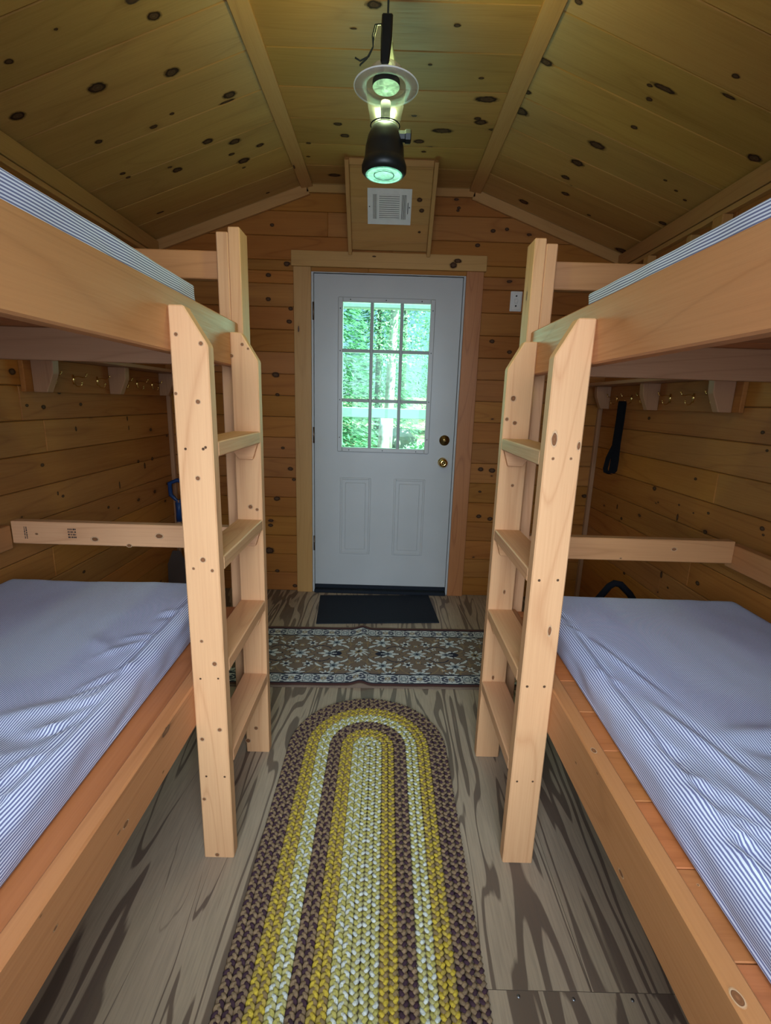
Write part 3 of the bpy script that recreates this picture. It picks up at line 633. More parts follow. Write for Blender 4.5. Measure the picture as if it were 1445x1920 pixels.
for s, S in SIDES.items():
    L_ = s < 0
    bunk = thing('bunk_bed', (S['xo'], 0.7, 0), 'two-tier pine bunk bed frame built along the %s wall' % S['nm'], 'bunk bed')
    mb = MB(); bx(mb, S['xo'], S['xi'], YB0, PY - 0.001, 1.412, 1.552, 1, 'rail', 0.004)
    mb.build('upper_rail', bunk)
    mb = MB(); bx(mb, S['xo'], S['xi'], YB0, PY - 0.001, S['z0'], S['z1'], 1, 'rail' if L_ else 'rail', 0.004)
    mb.knots(K_LR if L_ else K_RR, (-s, 0, 0), (0, 1, 0), 0.0012, 1.25, 0.002)
    if not L_: mb.knots(K_RT, (0, 0, 1), (0, 1, 0), 0.0012, 1.25, 0.002)
    mb.build('lower_rail', bunk)
    for xa, xb, zt in S['post']:
        mb = MB(); bx(mb, xa, xb, PY, PY + 0.086, 0, zt, 2, 'stud', 0.003)
        if not L_ and xb > 0.5:
            plate_text(mb, (0.5105, PY, 1.18), (1, 0, 0), (0, 0, 1), 0.02, 0.016, 2, (0, -1, 0))
        mb.build('post', bunk)
    for xa, xb, zt in S['post']:
        mb = MB(); bx(mb, xa, xb, YB0 - 0.088, YB0 - 0.002, 0, zt, 2, 'stud', 0.003); mb.build('post', bunk)
    pin = S['post'][0][0] if L_ else S['post'][0][1]
    mb = MB(); xe = S['gx'][1] if L_ else S['gx'][0]
    bx(mb, pin - 0.001 * -s * -1, xe, 1.700, 1.738, 0.765, 0.850, 0, 'stud' if L_ else 'rail', 0.003)
    mb.knots(K_EL if L_ else K_ER, (0, -1, 0), (1, 0, 0), 0.0012, 1.25, 0.002); eb = mb.build('lower_end_board', bunk)
    if L_:
        mb = MB(); plate_text(mb, (-1.312, 1.700, 0.808), (0, 0, 1), (1, 0, 0), 0.045, 0.014, 2, (0, -1, 0)); mb.build('grade_stamp', eb)
        mb = MB(); plate_text(mb, (-1.142, 1.700, 0.81), (1, 0, 0), (0, 0, 1), 0.03, 0.04, 4, (0, -1, 0)); mb.build('grade_stamp', eb)
    mb = MB(); bx(mb, pin + 0.001 * s, S['wall'] , 1.700, 1.738, 1.690, 1.775, 0, 'rail', 0.003); mb.build('upper_end_board', bunk)
    mb = MB(); bx(mb, S['gx'][0], S['gx'][1], YB0, 1.70 if L_ else 1.738, 0.745, 0.834, 1, 'rail', 0.003)
    if S['spacer']:
        for y in (0.1, 1.2): bx(mb, S['gx'][1], S['wall'], y, y + 0.09, 0.745, 0.834, 2, 'stud', 0.002)
    mb.build('wall_guard_board', bunk)
    # supports, joists and slat decks
    w1_ = S['wall'] - s * 0.002; wi = S['wall'] - s * 0.042
    for nm, zt, rz0 in (('lower', S['dz'], S['z0']), ('upper', 1.533, 1.412)):
        mb = MB(); bx(mb, w1_, wi, YB0, PY, rz0, zt - 0.02, 1, 'bracket', 0.002); bx(mb, S['xi'] + s * 0.0005, S['xi'] + s * 0.022, YB0, PY - 0.002, rz0 + 0.02, zt - 0.02, 1, 'bracket', 0.002)
        mb.build(nm + '_ledger', bunk)
        for y in ((1.610, 0.60, -0.30) if nm == 'upper' else (1.610, 0.6, -0.3)):
            mb = MB(); bx(mb, S['xi'] + s * 0.0225, wi - s * 0.0005, y, y + 0.038, rz0 + 0.002, zt - 0.0195, 0, 'bracket', 0.002); mb.build('joist', bunk)
        mb = MB(); y = YB0
        if L_ and nm == 'lower':
            xk = S['xi'] + s * 0.001
            for wd in (0.19, 0.19, 0.19, 0.19): bx(mb, xk, xk + s * (wd - 0.001), YB0, PY - 0.003, zt - 0.019, zt, 1, 'deck', 0.001); xk += s * wd
            y = PY
        while y < PY - 0.01:
            w = min(0.139, PY - 0.002 - y); bx(mb, S['xi'] + s * 0.001, w1_, y, y + w - 0.0015, zt - 0.019, zt, 0, 'deck', 0.0015); y += 0.139
        mb.build(nm + '_deck', bunk)
    # ladder
    lad = thing('ladder', ((S['xo'] + S['li']) / 2, (S['lf'] + S['lb']) / 2, 0), 'pine ladder with four flat rungs fixed to the aisle side of the %s bunk' % S['nm'], 'ladder')
    zc = 1.4275
    for y, K in ((S['lf'], S['kf']), (S['lb'], S['kb'])):
        mb = MB(); mb.prism([(S['xo'], 0), (S['li'], 0), (S['li'], zc), (S['lc'], S['lz']), (S['xo'], S['lz'])], y, y + 0.038, 1, 2, 'stud', 0.003, (0.75, 0.55, 0.45, 1))
        mb.knots(K, (0, -1, 0), (1, 0, 0), 0.0012, 1.25, 0.0036); mb.build('rail', lad)
    for z in S['rung']:
        mb = MB(); bx(mb, S['li'], S['xo'], S['lf'] + 0.0385, S['lb'] - 0.0005, z - 0.037, z, 1, 'stud', 0.003); rg = mb.build('rung', lad)
        for y0, y1 in ((S['lf'] + 0.0385, S['lf'] + 0.0575), (S['lb'] - 0.0195, S['lb'] - 0.0005)):
            a, b = S['li'], S['xo']; d = -s
            mb = MB(); mb.prism([(a + s * 0.006, z - 0.0375), (b, z - 0.0375), (b, z - 0.062), (b - s * 0.018, z - 0.088), (a + s * 0.022, z - 0.088)], y0, y1, 1, 0, 'stud', 0.0015); mb.build('cleat', rg)

# mattresses
def mattress(x0, x1, y0, y1, z0, z1, side, wr, seed, r=0.034):
    """rounded slab; side = -1/1 tells on which side the aisle is (+1: aisle at x1)"""
    # base section, anticlockwise from bottom aisle... list of (x, z, nx, nz)
    sec = []
    def line(xa, za, xb, zb, n, nx, nz):
        for i in range(n): t = i / n; sec.append([xa + (xb - xa) * t, za + (zb - za) * t, nx, nz])
    def arc(cx, cz, a0, n):
        for i in range(n): a = a0 + i / n * math.pi / 2; sec.append([cx + r * math.cos(a), cz + r * math.sin(a), math.cos(a), math.sin(a)])
    q = 0.012
    def arcq(cx, cz, a0, n):
        for i in range(n): a = a0 + i / n * math.pi / 2; sec.append([cx + q * math.cos(a), cz + q * math.sin(a), math.cos(a), math.sin(a)])
    line(x0 + q, z0, x1 - q, z0, 6, 0, -1); arcq(x1 - q, z0 + q, -math.pi / 2, 6)
    line(x1, z0 + q, x1, z1 - r, 8, 1, 0); arc(x1 - r, z1 - r, 0, 8)
    line(x1 - r, z1, x0 + r, z1, 110, 0, 1); arc(x0 + r, z1 - r, math.pi / 2, 8)
    line(x0, z1 - r, x0, z0 + q, 8, -1, 0); arcq(x0 + q, z0 + q, math.pi, 6)
    sec = np.array(sec); n = len(sec)
    d = np.hypot(*(np.roll(sec[:, :2], -1, 0) - sec[:, :2]).T); arcu = np.concatenate([[0], np.cumsum(d)])
    ys = [y0 + r * (1 - math.cos(a)) for a in np.linspace(0, math.pi / 2, 7)][:-1] + list(np.arange(y0 + r, y1 - r, 0.0125)) + [y1 - r * (1 - math.cos(a)) for a in np.linspace(math.pi / 2, 0, 7)]
    V = []; UV = []
    xe = x1 if side > 0 else x0
    for y in ys:
        e = 0.0
        if y < y0 + r: e = r - math.sqrt(max(0, r * r - (y0 + r - y) ** 2))
        if y > y1 - r: e = r - math.sqrt(max(0, r * r - (y - y1 + r) ** 2))
        X = sec[:, 0] - sec[:, 2] * e; Z = sec[:, 1] - sec[:, 3] * e
        # soft sag and creases
        top = np.clip(sec[:, 3], 0, 1); 
        dz = np.zeros(n)
        inn = np.abs(X - xe)
        for (xa, ya, xb, yb, w, h_) in wr:
            L2 = (xb - xa) ** 2 + (yb - ya) ** 2
            t = np.clip(((X - xa) * (xb - xa) + (y - ya) * (yb - ya)) / L2, 0, 1)
            dist = np.hypot(X - xa - t * (xb - xa), y - ya - t * (yb - ya))
            dz += h_ * np.exp(-(dist / w) ** 2) * np.sin(np.pi * np.clip(t * 0.9 + 0.05, 0, 1))
        base = np.array([mnoise.noise(Vector((x * 3.2 + seed, y * 2.4, seed))) * 0.005 + mnoise.noise(Vector((x * 14 + seed, y * 6, 3 + seed))) * 0.0018 for x in X])
        sd = np.clip(np.abs(sec[:, 2]), 0, 1)
        wav = np.array([mnoise.noise(Vector((y * 9, z * 30, seed + 5))) for z in Z]) * 0.0045 * sd * (Z > z0 + 0.012)
        near = np.clip(1 - inn / 0.25, 0, 1)
        Z2 = Z + (dz + base) * top; X2 = X + np.sign(sec[:, 2]) * wav - side * near * (0.022 * (y - 0.6) if y > 0.6 and r > 0.02 else 0)
        V += [(X2[i], y, Z2[i]) for i in range(n)]; UV.append(y)
    F = []; fu = []
    m_ = len(ys)
    for j in range(m_ - 1):
        for i in range(n):
            i2 = (i + 1) % n
            F.append((j * n + i, j * n + i2, (j + 1) * n + i2, (j + 1) * n + i)); fu.append(((arcu[i], ys[j]), (arcu[i + 1], ys[j]), (arcu[i + 1], ys[j + 1]), (arcu[i], ys[j + 1])))
    F.append(tuple(reversed(range(n)))); fu.append(tuple((V[k][0], V[k][2]) for k in reversed(range(n))))
    F.append(tuple((m_ - 1) * n + i for i in range(n))); fu.append(tuple((V[(m_ - 1) * n + k][0], V[(m_ - 1) * n + k][2]) for k in range(n)))
    return V, [tuple(reversed(f)) for f in F], [tuple(reversed(u)) for u in fu]
def mesh_obj(name, V, F, FU, mat, origin, parent=None):
    me = bpy.data.meshes.new(name); o0 = Vector(origin)
    me.from_pydata([tuple(Vector(v) - o0) for v in V], [], F)
    uv = me.uv_layers.new(name='UVMap'); flat = np.array([c for f in FU for p in f for c in p], dtype=np.float32); uv.data.foreach_set('uv', flat)
    me.polygons.foreach_set('use_smooth', [True] * len(F)); me.materials.append(M[mat]); me.update()
    o = bpy.data.objects.new(name, me); COL.objects.link(o); o.location = o0
    if parent: o.parent = parent; o.location = o0 - parent_base(parent)
    return o
def creases(S, s, seed, n):
    rs = random.Random(seed); xa = S['mx'][1] if s < 0 else S['mx'][0]; out = []
    for k in range(n):
        y = rs.uniform(0.1, 1.5); l = rs.uniform(0.05, 0.14)
        x_a = xa + s * rs.uniform(0.012, 0.05)
        out.append((x_a, y, x_a + s * l * rs.uniform(0.3, 1.0), y - l * rs.uniform(0.2, 1.2), rs.uniform(0.006, 0.012), rs.choice((1, 1, -1)) * rs.uniform(0.003, 0.0065)))
    y = -0.1
    while y < 1.5:
        l = rs.uniform(0.25, 0.5); o_ = rs.uniform(0.03, 0.055)
        out.append((xa + s * o_, y, xa + s * (o_ + rs.uniform(-0.012, 0.012)), y + l, 0.009, -0.007)); out.append((xa + s * (o_ - 0.018), y, xa + s * (o_ - 0.014), y + l, 0.010, 0.005)); y += l * 0.85
    if s < 0: out += [(-0.62, 0.95, -0.80, 0.86, 0.02, 0.008), (-0.66, 0.80, -0.85, 0.85, 0.022, -0.008), (-0.70, 0.72, -1.0, 0.78, 0.03, 0.010), (-0.64, 0.70, -0.74, 0.62, 0.014, 0.008), (-0.66, 1.12, -0.80, 1.22, 0.02, 0.005)]
    else: out += [(0.60, 1.30, 0.68, 1.02, 0.012, 0.008), (0.625, 1.30, 0.70, 1.0, 0.012, -0.006), (0.62, 1.0, 0.70, 0.72, 0.014, 0.010), (0.65, 1.0, 0.73, 0.74, 0.013, -0.008), (0.62, 0.76, 0.68, 0.52, 0.015, 0.010), (0.72, 0.88, 0.92, 0.90, 0.02, 0.008), (0.74, 0.84, 0.90, 0.80, 0.016, -0.009), (0.72, 0.78, 0.76, 0.60, 0.016, 0.009), (0.76, 0.78, 0.80, 0.60, 0.016, -0.008)]
    return out
for s, S in SIDES.items():
    L_ = s < 0
    V, F, FU = mattress(*S['mx'], YB0 + 0.02, S['my'], S['dz'] + 0.0015, S['mz'], -s, creases(S, s, 11 + s, 26), 3 + s)
    o = mesh_obj('mattress', V, F, FU, 'tick', ((S['mx'][0] + S['mx'][1]) / 2, 0.7, S['dz']))
    tag(o, 'blue and white striped mattress on the lower tier of the %s bunk' % S['nm'], 'mattress', 'striped bunk mattresses')
    V, F, FU = mattress(*S['ux'], YB0 + 0.02, S['uy'], 1.5345, S['uz'], -s, [], 20 + s, 0.010)
    o = mesh_obj('mattress', V, F, FU, 'tick', ((S['ux'][0] + S['ux'][1]) / 2, 0.7, 1.5345))
    tag(o, 'blue and white striped mattress edge showing on the upper tier of the %s bunk' % S['nm'], 'mattress', 'striped bunk mattresses')

# ------------------------------------------------------------------ hook shelves on the side walls
HY = (2.03, 2.20, 2.38, 2.59, 2.755, 2.93)
for s, S in SIDES.items():
    w = S['wall']; X = lambda d: w - s * d
    sh = thing('hook_shelf', (w, 2.5, 1.31), 'narrow pine wall shelf with brass hooks beyond the %s bunk' % S['nm'], 'shelf')
    mb = MB(); bx(mb, X(0.0005), X(0.019), 1.905, 3.10, 1.312, 1.4445, 1, 'wall', 0.002); hb = mb.build('back_board', sh)
    mb = MB(); bx(mb, X(0.0005), X(0.150), 1.89, 3.12, 1.445, 1.463, 1, 'bracket', 0.002); mb.build('shelf_board', sh)
    for y in (1.945, 2.478, 3.02):
        mb = MB(); pts = [(X(0.0195), 1.4445), (X(0.108), 1.4445), (X(0.104), 1.385), (X(0.072), 1.312), (X(0.0195), 1.312)]
        mb.prism(pts, y, y + 0.038, 1, 2, 'bracket', 0.003, (0.6, 0.5, 0.4, 1)); mb.build('bracket', sh)
    for i, y in enumerate(HY):
        z = 1.372; q = lambda d, h: (X(0.0195 + d), y, z + h)
        mb = MB(); mb.tube([q(0.001, -0.022), q(0.0012, 0.002), q(0.001, 0.02)], [0.004, 0.006, 0.004], 'brass', 8)
        mb.tube([q(0.002, 0.0), q(0.010, 0.010), q(0.024, 0.013), q(0.042, 0.008), q(0.055, 0.010), q(0.061, 0.020)], 0.0022, 'brass', 8); mb.ball(q(0.062, 0.023), 0.0042, 'brass', (1, 1, 1), 10)
        mb.tube([q(0.002, 0.0), q(0.004, -0.016), q(0.012, -0.029), q(0.024, -0.032), q(0.034, -0.026), q(0.037, -0.016)], 0.0022, 'brass', 8); mb.ball(q(0.037, -0.013), 0.004, 'brass', (1, 1, 1), 10)
        mb.build('hook', sh)
# black strap hung on the right rack
mb = MB()
XS = XR - 0.068
wv = Vector((0.85, -0.53, 0)).normalized(); tv_ = Vector((0.53, 0.85, 0)).normalized()
def strand(pts, wdt, off, th=0.004):
    P = [Vector((XS, 2.757, 0)) + wv * a + tv_ * (off + c) + Vector((0, 0, z)) for a, c, z in pts]
    for A, B in zip(P, P[1:]):
        vs = [[p_ + wv * (i * wdt / 2) + tv_ * (j * th / 2) for i, j in ((-1, -1), (1, -1), (1, 1), (-1, 1))] for p_ in (A, B)]
        for k in range(4): mb.face([vs[0][k], vs[0][(k + 1) % 4], vs[1][(k + 1) % 4], vs[1][k]], 'webbing')
        for e in (0, 1): mb.face(vs[e], 'webbing')
strand([(0.0, 0, 1.350), (0.0, 0, 1.25), (-0.003, 0, 1.12), (0.0, 0, 1.03), (-0.002, 0, 0.965), (-0.014, 0, 0.948)], 0.044, 0.004)
strand([(0.0, 0, 1.350), (0.0, 0, 1.26), (-0.008, 0, 1.12), (-0.034, 0, 1.04), (-0.042, 0, 0.975), (-0.036, 0, 0.952), (-0.014, 0.006, 0.943)], 0.026, -0.006)
strand([(0.0, -0.006, 1.349), (0.0, 0.0, 1.357), (0.0, 0.005, 1.349)], 0.04, 0.0)
tag(mb.build('strap', None, (XS, 2.755, 1.35)), 'looped black webbing strap hanging from a brass hook on the right', 'strap')

# blocks and a short strap under the right crown board
for i, (ya, yb, zt, zb, lab) in enumerate(((2.17, 2.235, 2.10, 1.93, 'nearest and widest pine block under the crown board above the right bunk'), (2.375, 2.41, 2.085, 1.95, 'narrow middle pine block under the crown board above the right bunk'), (2.74, 2.79, 2.10, 1.97, 'farthest pine block under the crown board above the right bunk'))):
    mb = MB(); mb.board((XR - 0.045, ya, zb), (XR - 0.0005, yb, zt), 2, 'trim', 0.003)
    tag(mb.build('wall_block', None, (XR - 0.02, (ya + yb) / 2, zb)), lab, 'wooden block', 'blocks under the right crown board')
mb = MB(); mb.tube([(XR - 0.004, 2.255, 2.060), (XR - 0.030, 2.265, 2.062), (XR - 0.05, 2.285, 2.04), (XR - 0.055, 2.31, 1.99), (XR - 0.050, 2.32, 1.93), (XR - 0.004, 2.32, 1.90)], 0.009, 'webbing', 8, flat=0.35)
tag(mb.build('strap', None, (XR, 2.28, 2.06)), 'short curved black strap looped on the wall above the right bunk', 'strap')

# wall plate
mb = MB(); cx_, cz_ = 0.777, 1.940
mb.board((cx_ - 0.036, YF - 0.008, cz_ - 0.058), (cx_ + 0.036, YF - 0.0005, cz_ + 0.058), 2, 'offwhite', 0.003)
sw = tag(mb.build('wall_switch', None, (cx_, YF - 0.0005, cz_)), 'white wall switch plate on the far wall right of the door', 'switch')
mb = MB(); frame(mb, cx_ - 0.029, cx_ + 0.029, cz_ - 0.05, cz_ + 0.05, 0.003, YF - 0.0105, YF - 0.008, 'offwhite', 0.001); mb.build('rim', sw)
mb = MB(); mb.board((cx_ - 0.011, YF - 0.016, cz_ - 0.013), (cx_ + 0.011, YF - 0.008, cz_ + 0.013), 2, 'whitemetal', 0.003); mb.build('toggle', sw)
for dz in (0.030, -0.027):
    mb = MB(); mb.lathe([(0.005, -0.0105), (0.005, -0.008)], (cx_, YF, cz_ + dz), 'screw', 12, 'y'); mb.build('screw', sw)

# vent register on the sloping panel
VX0, VX1, VD0, VD1 = -0.138, 0.106, 0.138, 0.323
vreg = thing('air_vent', VM @ Vector(((VX0 + VX1) / 2 * sx, (VD0 + VD1) / 2, 0)), 'white metal air vent with slats on the sloping panel above the door', 'vent')
mb = MB(); mb.board(*vb(VX0, VX1, VD0, VD1, 0.0005, 0.004), 0, 'whitemetal', 0.0015, VM)
mb.board(*vb(-0.073, 0.039, 0.168, 0.293, 0.004, 0.0043), 0, 'slot', 0, VM)
mb.board(*vb(-0.108, -0.086, 0.168, 0.293, 0.004, 0.0043), 0, 'slot', 0, VM); mb.board(*vb(0.052, 0.076, 0.168, 0.293, 0.004, 0.0043), 0, 'slot', 0, VM)
mb.build('face_plate', vreg)
mb = MB()
for k in range(12):
    d = 0.1665 + k * 0.0108; mb.board(*vb(-0.074, 0.040, d, d + 0.0082, 0.0044, 0.0075), 0, 'whitemetal', 0.001, VM)
mb.build('louvre_bank', vreg)
for x0 in (-0.106, 0.055):
    mb = MB()
    for k in range(3): mb.board(*vb(x0 + k * 0.0072, x0 + k * 0.0072 + 0.0042, 0.167, 0.294, 0.0044, 0.007), 1, 'whitemetal', 0.001, VM)
    mb.build('louvre_bank', vreg)
for x0 in (-0.127, 0.095):
    mb = MB(); mb.lathe([(0.003, 0.004), (0.003, 0.0055)], (0, 0, 0), 'screw', 10, 'z', True, True, VM @ Matrix.Translation((x0 * sx, 0.23, 0))); mb.build('screw', vreg)
mb = MB(); mb.board(*vb(0.0845, 0.0885, 0.205, 0.262, 0.004, 0.010), 1, 'steel', 0.001, VM); mb.build('lever', vreg)

# ------------------------------------------------------------------ lantern
LXc, LYc = -0.024, 1.40
lan = thing('lantern', (LXc, LYc, 1.885), 'lit camping lantern with black base and clear globe hung from the ceiling', 'lantern')
c0 = (LXc, LYc, 0)
mb = MB(); mb.lathe([(0.040, 1.884), (0.051, 1.884), (0.0570, 1.890), (0.0575, 1.902), (0.053, 1.914), (0.0505, 1.920), (0.0485, 1.945), (0.043, 1.968), (0.035, 1.986), (0.033, 1.9895)], c0, 'black', 48)
mb.lathe([(0.033, 1.9896), (0.026, 1.9965), (0.012, 2.000), (0.001, 2.0002)], c0, 'matte', 48, 'z', False)
base = mb.build('base', lan)
mb = MB(); mb.lathe([(0.001, 1.8835), (0.040, 1.8835), (0.046, 1.8828), (0.047, 1.8836)], c0, 'glow_low', 48, 'z', False); mb.build('bottom_lens', base)
mb = MB(); mb.lathe([(0.0245, 1.8824), (0.0255, 1.8816), (0.0265, 1.8824)], c0, 'black', 40, 'z', False); mb.build('lens_ring', base)
mb = MB(); km = Matrix.Rotation(math.radians(0), 4, 'Z')
mb.lathe([(0.013, 0.032), (0.013, 0.050), (0.016, 0.052), (0.016, 0.064), (0.012, 0.066)], (LXc, LYc - 0.012, 1.966), 'black', 8, 'x', True, False); mb.build('knob', base)
mb = MB(); mb.lathe([(0.036, 1.9935), (0.0385, 2.010), (0.044, 2.035), (0.048, 2.062), (0.049, 2.078)], c0, 'globe', 48, 'z', False); mb.build('globe', lan)
mb = MB(); mb.lathe([(0.012, 2.0015), (0.0125, 2.045), (0.0085, 2.047)], c0, 'tube', 24); mb.build('bulb_tube', lan)
mb = MB(); mb.lathe([(0.049, 2.0785), (0.0785, 2.0745), (0.080, 2.0765), (0.0785, 2.0785), (0.050, 2.0825), (0.047, 2.096), (0.040, 2.112), (0.028, 2.122), (0.012, 2.126)], c0, 'rim', 56, 'z', False); top = mb.build('shade', lan)
mb = MB(); mb.tube([(LXc + 0.0795 * math.cos(a * math.pi / 28), LYc + 0.0795 * math.sin(a * math.pi / 28), 2.0765) for a in range(56)], 0.0016, 'offwhite', 8, True); mb.build('lip', top)
mb = MB(); mb.tube([(LXc + 0.0365 * math.cos(a * math.pi / 20), LYc + 0.0365 * math.sin(a * math.pi / 20), 1.9935) for a in range(40)], 0.0014, 'matte', 6, True); mb.build('collar', lan)
mb = MB(); mb.lathe([(0.001, 2.0735), (0.031, 2.0735), (0.0335, 2.0765)], c0, 'glow_top', 36, 'z', False); mb.build('reflector', lan)
mb = MB(); mb.lathe([(0.034, 2.0772), (0.034, 2.090), (0.020, 2.105), (0.014, 2.118)], c0, 'tube', 32, 'z', False); mb.build('socket', lan)
# folding handle: two upright arms joined on top
mb = MB()
mb.prism([(LXc - 0.014, 2.1), (LXc + 0.006, 2.1), (LXc + 0.012, 2.150), (LXc + 0.013, 2.198), (LXc - 0.013, 2.198), (LXc - 0.015, 2.150)], LYc - 0.052, LYc - 0.040, 1, 2, 'black', 0.003)
mb.prism([(LXc - 0.004, 2.1), (LXc + 0.022, 2.1), (LXc + 0.023, 2.140), (LXc + 0.013, 2.198), (LXc - 0.011, 2.198)], LYc + 0.034, LYc + 0.046, 1, 2, 'black', 0.003)
mb.board((LXc - 0.012, LYc - 0.0395, 2.187), (LXc + 0.012, LYc + 0.0335, 2.198), 1, 'black', 0.002)
mb.build('handle', lan)
mb = MB(); mb.tube([(LXc, LYc, 2.186), (LXc + 0.0005, LYc, 2.30), (LXc - 0.001, LYc, 2.43), (LXc, LYc, ZC - 0.001)], 0.0026, 'cord', 8); mb.ball((LXc, LYc, 2.1995), 0.006, 'cord'); mb.build('cord', lan)
mb = MB()
for dx in (0, 0.004):
    mb.tube([(LXc - 0.012, LYc - 0.046, 2.178), (LXc - 0.024 - dx, LYc - 0.05, 2.174), (LXc - 0.030 - dx, LYc - 0.052, 2.150), (LXc - 0.032, LYc - 0.054, 2.128), (LXc - 0.042 - dx, LYc - 0.055, 2.108 - dx), (LXc - 0.062, LYc - 0.056, 2.098 - dx * 2), (LXc - 0.074 + dx * 3, LYc - 0.056, 2.104 - dx * 4)], 0.0019, 'cord', 6)
mb.build('lanyard', lan)
LAMP = lamp('lantern_light', 'AREA', (LXc, LYc, 2.0725), 3.6, (0.76, 1.0, 0.50), shape='DISK', size=0.055); LAMP.parent = lan; LAMP.location = Vector((LXc, LYc, 2.0725)) - lan.location
LAMP2 = lamp('lantern_glow', 'AREA', (LXc, LYc, 2.1275), 4.6, (0.95, 1.0, 0.38), (math.pi, 0, 0), shape='DISK', size=0.03); LAMP2.parent = lan; LAMP2.location = Vector((LXc, LYc, 2.1275)) - lan.location

# ------------------------------------------------------------------ rugs
def quad_slab(mb, q, z0, z1, mat):
    t = [Vector((x, y, z1)) for x, y in q]; b = [Vector((x, y, z0)) for x, y in q]
    mb.face(t, mat); mb.face(list(reversed(b)), mat)
    for k in range(len(q)): mb.face([b[k], b[(k + 1) % len(q)], t[(k + 1) % len(q)], t[k]], mat)
mb = MB(); quad_slab(mb, [(-0.386, 2.664), (0.361, 2.722), (0.330, 3.140), (-0.418, 3.088)], 0.0, 0.007, 'rubber')
tag(mb.build('doormat', None, (0, 2.9, 0)), 'plain black rubber doormat lying in front of the white door', 'mat')

# runner: dense sheet, colours woven in per vertex
def runner():
    L, Wd = 1.60, 0.605; st = 0.003
    nx, ny = int(L / st) + 1, int(Wd / st) + 1
    U, T = np.meshgrid(np.linspace(-L / 2, L / 2, nx), np.linspace(-Wd / 2, Wd / 2, ny))
    C = np.zeros((ny, nx, 3)); field = np.array((0.205, 0.142, 0.098)); cream = np.array((0.66, 0.65, 0.60)); navy = np.array((0.022, 0.024, 0.040)); tan = np.array((0.30, 0.20, 0.10)); grey = np.array((0.22, 0.25, 0.26)); maroon = np.array((0.10, 0.04, 0.035))
    C[:] = field
    def put(m, c): C[m] = c
    at = np.abs(T)
    P = 0.62; u = (U + 0.10) % P; u = np.minimum(u, P - u)          # mirrored repeat
    def fl(cu, ct, r, n, c1, c2, c3, rot=0.0, el=1.0):
        r = r * 0.82
        du, dt = (u - cu) / el, np.abs(T) - ct if ct > 0.005 else T
        rr = np.hypot(du, dt); th = np.arctan2(dt, du) + rot
        ed = r * (0.72 + 0.28 * np.cos(n * th))
        put(rr < ed * 1.12, c3); put(rr < ed, c1); put((rr < ed * 0.9) & (np.cos(n * th) < -0.55) & (rr > r * 0.3), c3); put(rr < r * 0.34, c2); put(rr < r * 0.16, c3)
    def leaf(cu, ct, l, w, rot, c1, c3):
        l, w = l * 0.75, w * 0.7
        du, dt = u - cu, np.abs(T) - ct
        a = du * math.cos(rot) + dt * math.sin(rot); b = -du * math.sin(rot) + dt * math.cos(rot) + 8 * a * a
        e = (a / l) ** 2 + (b / w) ** 2
        put(e < 1.6, c3); put(e < 1, c1)
    def ringc(cu, ct, r, w, a0, a1, c):
        du, dt = u - cu, np.abs(T) - ct
        th = np.degrees(np.arctan2(dt, du)) % 360
        put((np.abs(np.hypot(du, dt) - r) < w) & (th > a0) & (th < a1), c)
    # vines
    ringc(0.31, 0.10, 0.105, 0.0028, 60, 330, tan); ringc(0.13, 0.09, 0.085, 0.0028, 0, 260, tan); ringc(0.0, 0.20, 0.11, 0.0028, 180, 360, tan)
    put((np.abs(T - 0.0) < 0.0022) & (u < 0.2), tan); ringc(0.20, 0.02, 0.06, 0.0034, 20, 150, navy * 1.4)
    # blossoms
    fl(0.0, 0, 0.062, 10, cream, tan, navy, 0, 1.15); fl(0.31, 0, 0.060, 8, cream, grey, navy, 0.2, 1.1)
    fl(0.155, 0, 0.050, 6, cream, grey, navy, 0, 1.45); leaf(0.115, 0.012, 0.03, 0.012, 0.2, navy, navy)
    fl(0.125, 0.118, 0.058, 7, cream, grey, navy, 0.4, 1.15); fl(0.255, 0.105, 0.036, 6, cream, navy, navy, 0.2)
    fl(0.05, 0.145, 0.030, 6, cream, tan, navy); fl(0.0, 0.085, 0.026, 5, cream, grey, navy); fl(0.31, 0.085, 0.024, 5, tan * 1.2, cream, navy)
    fl(0.215, 0.055, 0.020, 5, cream, tan, navy); fl(0.19, 0.155, 0.022, 5, tan * 1.3, cream, navy)
    leaf(0.07, 0.075, 0.036, 0.010, 0.7, cream, navy * 2); leaf(0.205, 0.115, 0.034, 0.010, -0.8, cream, field * 0.6); leaf(0.28, 0.15, 0.030, 0.009, 0.4, cream, field * 0.6); leaf(0.10, 0.035, 0.026, 0.008, -0.5, cream, navy); leaf(0.25, 0.04, 0.03, 0.009, 0.6, cream * 0.8, navy)
    fl(0.0, 0.192, 0.050, 9, cream, grey, navy, 0, 1.4); fl(0.31, 0.192, 0.048, 9, cream, grey, navy, 0, 1.4); fl(0.155, 0.196, 0.040, 9, cream, navy, navy, 0, 1.3)
    # borders
    b0, b1 = 0.198, 0.272
    bm_ = (at > b0) & (at < b1); C[bm_] = cream * 1.05
    bt = (at - (b0 + b1) / 2); p = 0.155; ub = ((U + 0.03) % p); ub = np.minimum(ub, p - ub)
    def bfl(cu, r, n, c1, c2, el):
        rr = np.hypot((ub - cu) / el, bt); th = np.arctan2(bt, (ub - cu) / el); ed = r * (0.8 + 0.2 * np.cos(n * th))
        put(bm_ & (rr < ed), c1); put(bm_ & (rr < ed * 0.80), cream); put(bm_ & (rr < ed * 0.58), c2); put(bm_ & (rr < ed * 0.25), cream)
    bfl(0.0, 0.033, 6, navy * 1.5, grey, 1.25); bfl(0.0775, 0.026, 8, grey * 0.7, tan, 1.3)
